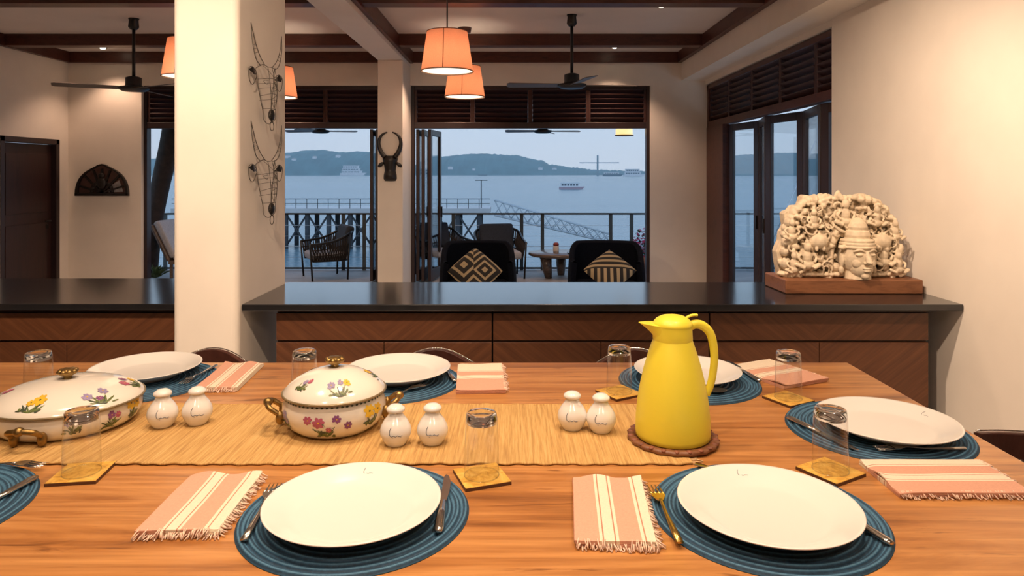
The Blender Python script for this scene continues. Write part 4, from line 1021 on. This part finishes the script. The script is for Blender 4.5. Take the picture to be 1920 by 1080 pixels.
def rope_chair(loc, rz, label, cush):
    o = thing('rope_armchair', label, 'armchair', loc, rz, 'woven rope armchairs on the deck')
    rail = smooth_path([(-.36,-.34,.56),(-.38,.0,.60),(-.33,.28,.72),(0,.38,.80),(.33,.28,.72),(.38,.0,.60),(.36,-.34,.56)], 8)
    low = [Vector((p.x*.86, p.y*.86, .30)) for p in rail]
    MB().tube(rail, .020, 8).tube(low, .014, 6).build('frame', BLACKM, o)
    for s_ in (-1,1):
        for y, yt in ((-.30,-.34),(.24,.26)): MB().tube([(s_*.36,yt,.57 if y < 0 else .70),(s_*.34,y,0)], .015, 8).build('leg', BLACKM, o)
    mb = MB(); k = len(rail)
    for i in range(1, k-1):
        mb.tube([rail[i], (rail[i]+low[i])/2+Vector((0,0,0)), low[min(i+1,k-1)]], .0085, 4); mb.tube([rail[i], low[i-1]], .0085, 4)
    for f in (.35,.7): mb.tube([rail[i]*(1-f)+low[i]*f for i in range(k)], .009, 5)
    w_ = mb.build('rope_weave', ROPE, o); w_['kind'] = 'stuff'
    MB().box(-.31,.31,-.30,.26,.30,.42).build('seat_cushion', cush, o, bevel=.04, seg=3)
    M = Matrix.Translation((0,.20,.42)) @ Matrix.Rotation(R(-16),4,'X'); MB().box(-.28,.28,-.06,.07,0,.42,0,M).build('back_cushion', NAVYFAB, o, bevel=.045, seg=3)
    return o
rope_chair((-2.94, 10.86, -.005), R(-62), 'dark woven rope armchair on the deck alone beyond the wire bull heads', GREYFAB)
rope_chair((-1.16, 11.20, -.005), R(35), 'dark woven rope armchair on the deck by the folded doors', GREYFAB)
rope_chair((-.20, 10.95, -.005), R(12), 'dark woven rope armchair on the deck behind the key pattern cushion', GREYFAB)
o = thing('coffee_table', 'low dark wooden coffee table with chunky legs on the deck', 'table', (.80, 10.90, -.005))
DKW = wood('dark_tabletop', (.05,.035,.03), (.085,.06,.05), (.12,.09,.075), (3,10,10), .25)
MB().lathe([(0,.34),(.50,.34),(.535,.355),(.54,.385),(.53,.395),(0,.395)], 40, sy=.8).build('table_top', DKW, o)
for a in (215, 325, 90):
    c_, s_ = math.cos(R(a)), math.sin(R(a)); MB().tube([(.33*c_,.26*s_,.34),(.30*c_,.24*s_,.15),(.27*c_,.22*s_,0)], [.095,.075,.055], 10).build('leg', DKW, o)
o = thing('candle_holder', 'small red and clear candle glass on the deck coffee table', 'candle', (.70, 10.85, .39))
MB().lathe([(0,0),(.045,0),(.05,.05),(.045,.11)], 16).build('glass_cup', mat('frosted_cup', (.62,.55,.50), .3), o)
MB().lathe([(0,.109),(.044,.108),(.048,.14),(.03,.16),(0,.165)], 16).build('candle_top', mat('red_wax', (.22,.03,.02), .5), o)
tag(MB().box(-.15,.15,-.09,.09,0,.018).build('menu_folder', BLACKM, loc=(1.02,10.72,.39), bevel=.004), 'flat black folder lying on the deck coffee table', 'folder')
# pink flowers in a pot at the railing
o = thing('flowering_plant', 'pink bougainvillea in a pot at the deck railing', 'plant', (2.20, 11.35, -.005))
MB().lathe([(0,0),(.13,0),(.17,.28),(.16,.28),(.14,.22),(0,.22)], 20).build('pot', mat('clay_pot',(.25,.12,.08),.8), o)
r = random.Random(11); lf_, fl = MB(), MB()
for k in range(260):
    a = r.uniform(0,2*PI); e_ = r.uniform(-1,1); q = r.random()**.4; p = Vector((.20*q*math.cos(a)*math.sqrt(1-e_*e_), .17*q*math.sin(a)*math.sqrt(1-e_*e_), .50+.24*q*e_))
    M = Matrix.Rotation(r.uniform(0,6),4,'Z') @ Matrix.Rotation(r.uniform(-1,1),4,'X')
    (fl if k % 3 else lf_).prism([(0,-.03),(.022,0),(0,.03),(-.022,0)], 0, .002, 0, Matrix.Translation(p) @ M)
MB().tube([(0,0,.2),(.02,.01,.35),(0,0,.5)], .012, 6).build('stem', TRIMW, o)
q = lf_.build('foliage', mat('leaf_green',(.04,.09,.03),.6), o); q['kind'] = 'stuff'; q = fl.build('blossoms', mat('pink_petals',(.62,.05,.20),.6,var=.3), o); q['kind'] = 'stuff'
# leaning trunk, recliner and plant at the far end of the deck
tk = smooth_path([(-5.40,11.05,2.905),(-5.52,11.05,2.2),(-5.68,11.05,1.5),(-5.80,11.05,.8),(-5.86,11.05,-.004)])
tag(MB().tube(tk, [.17-.06*(k/len(tk)) for k in range(len(tk))], 12).build('leaning_trunk', mat('dark_bark',(.030,.018,.014),.8,var=.4,scale=12,bmp=.6,bscale=30)), 'dark leaning tree trunk holding up the deck roof', 'trunk')
o = thing('deck_recliner', 'dark recliner with a pale cushion beside the leaning trunk', 'recliner', (-5.30, 10.80, -.005), 0)
M = Matrix.Translation((0,0,.30)) @ Matrix.Rotation(R(-26),4,'Y')
MB().box(-.03,.03,-.28,.28,0,.62,0,M).build('back_frame', DKW, o, bevel=.02); MB().box(.03,.13,-.26,.26,.02,.64,0,M).build('back_cushion', GREYFAB, o, bevel=.03)
MB().box(.0,.60,-.28,.28,.25,.31).build('seat_frame', DKW, o, bevel=.01); MB().box(.06,.60,-.26,.26,.31,.41).build('seat_cushion', GREYFAB, o, bevel=.03)
for x in (.04,.56):
    for y in (-.25,.25): MB().box(x-.02,x+.02,y-.02,y+.02,0,.26).build('leg', DKW, o)
o = thing('deck_plant', 'low leafy green plant at the foot of the leaning trunk', 'plant', (-5.56, 10.66, -.005))
r = random.Random(5); mb = MB()
for k in range(46):
    a = r.uniform(0,2*PI); L = r.uniform(.12,.28); e_ = r.uniform(.6,1.4); d_ = Vector((math.cos(a)*math.cos(e_), math.sin(a)*math.cos(e_), math.sin(e_)))
    sd = Vector((-math.sin(a), math.cos(a), 0)); p0 = Vector((0,0,.02)); p1 = p0+d_*L*.6; p2 = p0+d_*L-Vector((0,0,.05))
    mb.add([p0, p1+sd*.03, p2, p1-sd*.03], [(0,1,2,3)])
q = mb.build('foliage', mat('plant_green',(.06,.11,.05),.5,var=.3), o); q['kind'] = 'stuff'

# ================================================================== bay, hills, boats
SEA = -5.0
m, t, b = newmat('bay_water'); v = coords(t, (.25,.6,1)); 
b.inputs['Base Color'].default_value = (.10,.17,.21,1); b.inputs['Roughness'].default_value = .25; b.inputs['IOR'].default_value = 1.33
t.links.new(ramp(t, noise(t, coords(t,(.004,.02,1)), 1, 3), [(.3,(.10,.17,.21)),(.7,(.13,.21,.25))]), b.inputs['Base Color'])
bump(t, noise(t, v, 1.2, 4, .6), b, .5, .25); WATER = m
st('sea_surface', MB().box(-6000, 6000, 13.5, 7000, SEA-2, SEA), WATER, 'calm pale blue bay beyond the deck', 'water')
def ridge(name, pts, Y, depth, label, m, seed):
    """pts: (pixel x, pixel y of crest); hill body standing on the bay at distance Y"""
    r = random.Random(seed); nu, nv = 220, 8
    def crest(u):
        x = pts[0][0] + (pts[-1][0]-pts[0][0])*u
        for (x0,y0),(x1,y1) in zip(pts, pts[1:]):
            if x0 <= x <= x1:
                f = (x-x0)/(x1-x0); f = f*f*(3-2*f); return x, y0+(y1-y0)*f
        return x, pts[-1][1]
    jag = [r.uniform(-1,1) for _ in range(nu+2)]
    def f(u, v_):
        x, y = crest(u); z = CZ + (HY-y)*Y/F + jag[int(u*nu)]*2.6*(Y/3000); k = math.sin(PI*v_)
        d_ = (v_-.5)*depth
        return ((x-HX)/F*Y + d_*.1, Y + d_, SEA - 1 + (z-SEA+1)*k**.7 + 4*math.sin(u*160+v_*9)*k*(1-k))
    def on_slope(px_, py_):
        u = (px_-pts[0][0])/(pts[-1][0]-pts[0][0])
        for k in range(200):
            p = f(min(u,.999), k/400)
            if p[2] >= CZ + (HY-py_)*p[1]/F: return p
        return f(u, .4)
    o = MB().grid(f, nu, nv).build(name, m); tag(o, label, 'hill'); return on_slope
HILL = mat('wooded_hill', (.045,.11,.12), .9, var=.35, scale=.02)  # foliage colour shifted to blue, with a distance haze tint in it
slopeA = ridge('wooded_headland', [(775,319),(812,294),(824,293),(904,288),(963,291),(1013,300),(1030,308),(1080,314),(1110,318),(1170,320),(1230,322)], 2600, 500, 'wooded headland sloping down to the bay behind the white ferry', HILL, 1)
slopeB = ridge('wooded_hill', [(250,300),(400,292),(540,287),(594,281),(640,285),(684,284),(715,290),(735,304),(748,319)], 2400, 500, 'wooded hill across the bay beyond the wire bull heads', HILL, 2)
ridge('wooded_hill', [(1330,300),(1400,290),(1470,287),(1540,289),(1620,295),(1750,300)], 2200, 500, 'wooded hill across the bay seen through the side folding doors', HILL, 3)
WH = mat('white_paint_far', (.75,.75,.78), .5, var=.05); BLUEH = mat('dark_hull', (.05,.07,.10), .5); PINKH = mat('maroon_hull', (.42,.30,.34), .5); FROOF = mat('far_roof',(.4,.35,.35),.8)
def far(x, y, Y): return ((x-HX)/F*Y, Y, CZ-(y-HY)*Y/F)
r = random.Random(2)
for k, (x, y, sl) in enumerate(((865,316,slopeA),(906,318,slopeA),(1019,317,slopeA),(1043,317,slopeA),(552,303,slopeB),(590,300,slopeB),(622,296,slopeB),(660,294,slopeB),(573,295,slopeB))):
    c = sl(x, y); W = r.uniform(9,17); H = r.uniform(3.5,5.5)
    o = thing('hillside_house', 'small white house on the wooded hillside across the bay', 'house', c, group='white houses across the bay')
    MB().box(-W/2, W/2, -5, 5, -3.5, H).build('house_wall', WH, o); MB().prism([(-W/2-.6,H),(W/2+.6,H),(0,H+2.5)], -5.5, 5.5, 0, Matrix.Rotation(R(90),4,'X')).build('roof', FROOF, o)
def boat(name, x, y, L, label, hullm, decks, group=None, Y=None, ch=.09):
    Yd = Y or (CZ-SEA)*F/(y-HY); s_ = L
    o = thing(name, label, 'boat', ((x-HX)/F*Yd, Yd, SEA), group=group)
    h = .10*s_
    MB().prism([(-.5*s_,-.02*s_),(.42*s_,-.02*s_),(.56*s_,h*1.15),(-.5*s_,h)], -.12*s_, .12*s_, 0, Matrix.Rotation(R(90),4,'X')).build('hull', hullm, o)
    z = h; a, c_ = -.44, .34
    for k in range(decks):
        dk = MB().box(a*s_, c_*s_, -.10*s_, .10*s_, z, z+ch*s_).build('cabin', WH, o)
        n = 6
        for q in range(n):
            xa = (a+.03+(c_-a-.06)*q/n)*s_; MB().box(xa, xa+(c_-a-.06)/n*.7*s_, -.104*s_, -.099*s_, z+.3*ch*s_, z+.7*ch*s_).build('window', BLUEH, dk)
        MB().box((a-.02)*s_, (c_+.03)*s_, -.115*s_, .115*s_, z+ch*s_, z+(ch+.012)*s_).build('deck_roof', WH, o)
        z += (ch+.012)*s_; a += .03; c_ -= .06
    return o
boat('passenger_boat', 1071, 355, 10.0, 'small white passenger boat on the open bay', PINKH, 1, ch=.17)
boat('ferry', 662, 329, 74, 'large white multi deck ferry moored before the wooded hill', WH, 3, Y=2050)
boat('motor_yacht', 1188, 331, 40, 'white yacht at the edge of the bay by the window jamb', WH, 2, Y=1380, ch=.13)
boat('barge', 1148, 329, 44, 'dark barge near the white yacht', BLUEH, 1, Y=1600)
boat('small_boat', 905, 329, 26, 'small dark boat below the wooded headland', BLUEH, 0, Y=1900)
o = thing('harbour_crane', 'thin crane tower with a long horizontal jib on the horizon', 'crane', far(1120.5, 329, 1700))
k = 1700/F; MB().box(-1.6*k,1.6*k,-2,2,-3,38*k).build('tower', mat('crane_grey',(.20,.26,.30),.6), o); MB().box(-34*k,40*k,-1.5,1.5,23*k,24.6*k).build('jib', mat('crane_grey2',(.20,.26,.30),.6), o)
# jetty, gangway, pontoon
o = thing('jetty', 'long concrete jetty on dark piles with a thin railing', 'jetty', (0, 60, 0))
CONC = mat('pale_concrete', (.50,.47,.46), .8, var=.1, scale=.5)
JT = -1.45
MB().box(-30, -1.95, 0, 4, JT-.45, JT).build('jetty_deck', CONC, o)
DARKP = mat('dark_piles', (.05,.05,.055), .8, var=.3, scale=2)
x = -29.5
while x < -2: 
    for y in (.4, 3.4): MB().tube([(x,y,SEA-1),(x,y,JT-.4)], .22, 8).build('pile', DARKP, o)
    x += 1.9
mb = MB(); x = -29.5
while x < -3.5:
    mb.tube([(x,.4,SEA+.2),(x+1.9,.4,JT-.5)], .09, 5).tube([(x,.4,JT-.5),(x+1.9,.4,SEA+.2)], .09, 5); x += 1.9
mb.build('bracing', DARKP, o)
mb = MB(); x = -29.5
while x < -2.0:
    mb.tube([(x,.2,JT),(x,.2,JT+.85)], .03, 5); x += .95
mb.tube([(-30,.2,JT+.85),(-1.95,.2,JT+.85)], .03, 5).tube([(-30,.2,JT+.45),(-1.95,.2,JT+.45)], .02, 5)
mb.build('jetty_railing', RAILC, o)
o = thing('gangway', 'pale lattice truss gangway sloping from the jetty to the pontoon', 'gangway', (0, 58, 0))
A0, A1 = Vector((-1.5,0,-1.9)), Vector((8.4,0,-4.25)); GW = mat('galvanised_truss', (.42,.44,.46), .5, var=.1); H_ = Vector((0,0,1.25)); n = 14
for yy in (0, 1.2):
    mb = MB(); q = Vector((0,yy,0)); mb.tube([A0+q,A1+q], .06, 5).tube([A0+q+H_,A1+q+H_*.55], .06, 5)
    for k in range(n):
        a, c_ = A0.lerp(A1,k/n)+q, A0.lerp(A1,(k+1)/n)+q; ha, hc = H_*(1-.45*k/n), H_*(1-.45*(k+1)/n)
        mb.tube([a, c_+hc], .035, 4).tube([a+ha, c_], .035, 4)
    mb.build('truss', GW, o)
MB().prism([(A0.x,A0.z-.1),(A1.x,A1.z-.1),(A1.x,A1.z),(A0.x,A0.z)], -1.2, 0, 0, Matrix.Rotation(R(90),4,'X')).build('walkway', CONC, o)
tag(MB().box(7.2,11.6,57,61,SEA-.3,SEA+.65).build('pontoon', mat('pontoon_grey',(.12,.15,.18),.6), bevel=.05), 'dark floating pontoon at the foot of the gangway', 'pontoon')
o = thing('lamp_mast', 'slim lamp mast standing on the jetty end', 'mast', (-2.75, 61, JT)); MB().tube([(0,0,0),(0,0,2.5)], .045, 6).box(-.55,.55,-.05,.05,2.45,2.52).build('pole', RAILC, o)
o = tag(MB().tube([(4.27,11.74,-.004),(5.21,11.74,2.18)], .013, 6).ball((5.215,11.74,2.19), .02, 8, 6).build('flag_pole', WH), 'thin slanting white pole outside the side folding doors', 'pole')
# thin evening haze lying on the bay
m = bpy.data.materials.new('bay_haze'); m.use_nodes = True; t = m.node_tree; t.nodes.clear()
vo = t.nodes.new('ShaderNodeVolumeScatter'); vo.inputs['Color'].default_value = (.60,.86,1,1); vo.inputs['Density'].default_value = .00030; vo.inputs['Anisotropy'].default_value = 0
ou = t.nodes.new('ShaderNodeOutputMaterial'); t.links.new(vo.outputs[0], ou.inputs['Volume'])
hz = MB().box(-5000, 5000, 150, 3400, SEA+.2, 260).build('bay_haze', m); tag(hz, 'thin blue evening haze lying over the bay', 'haze', kind='stuff')
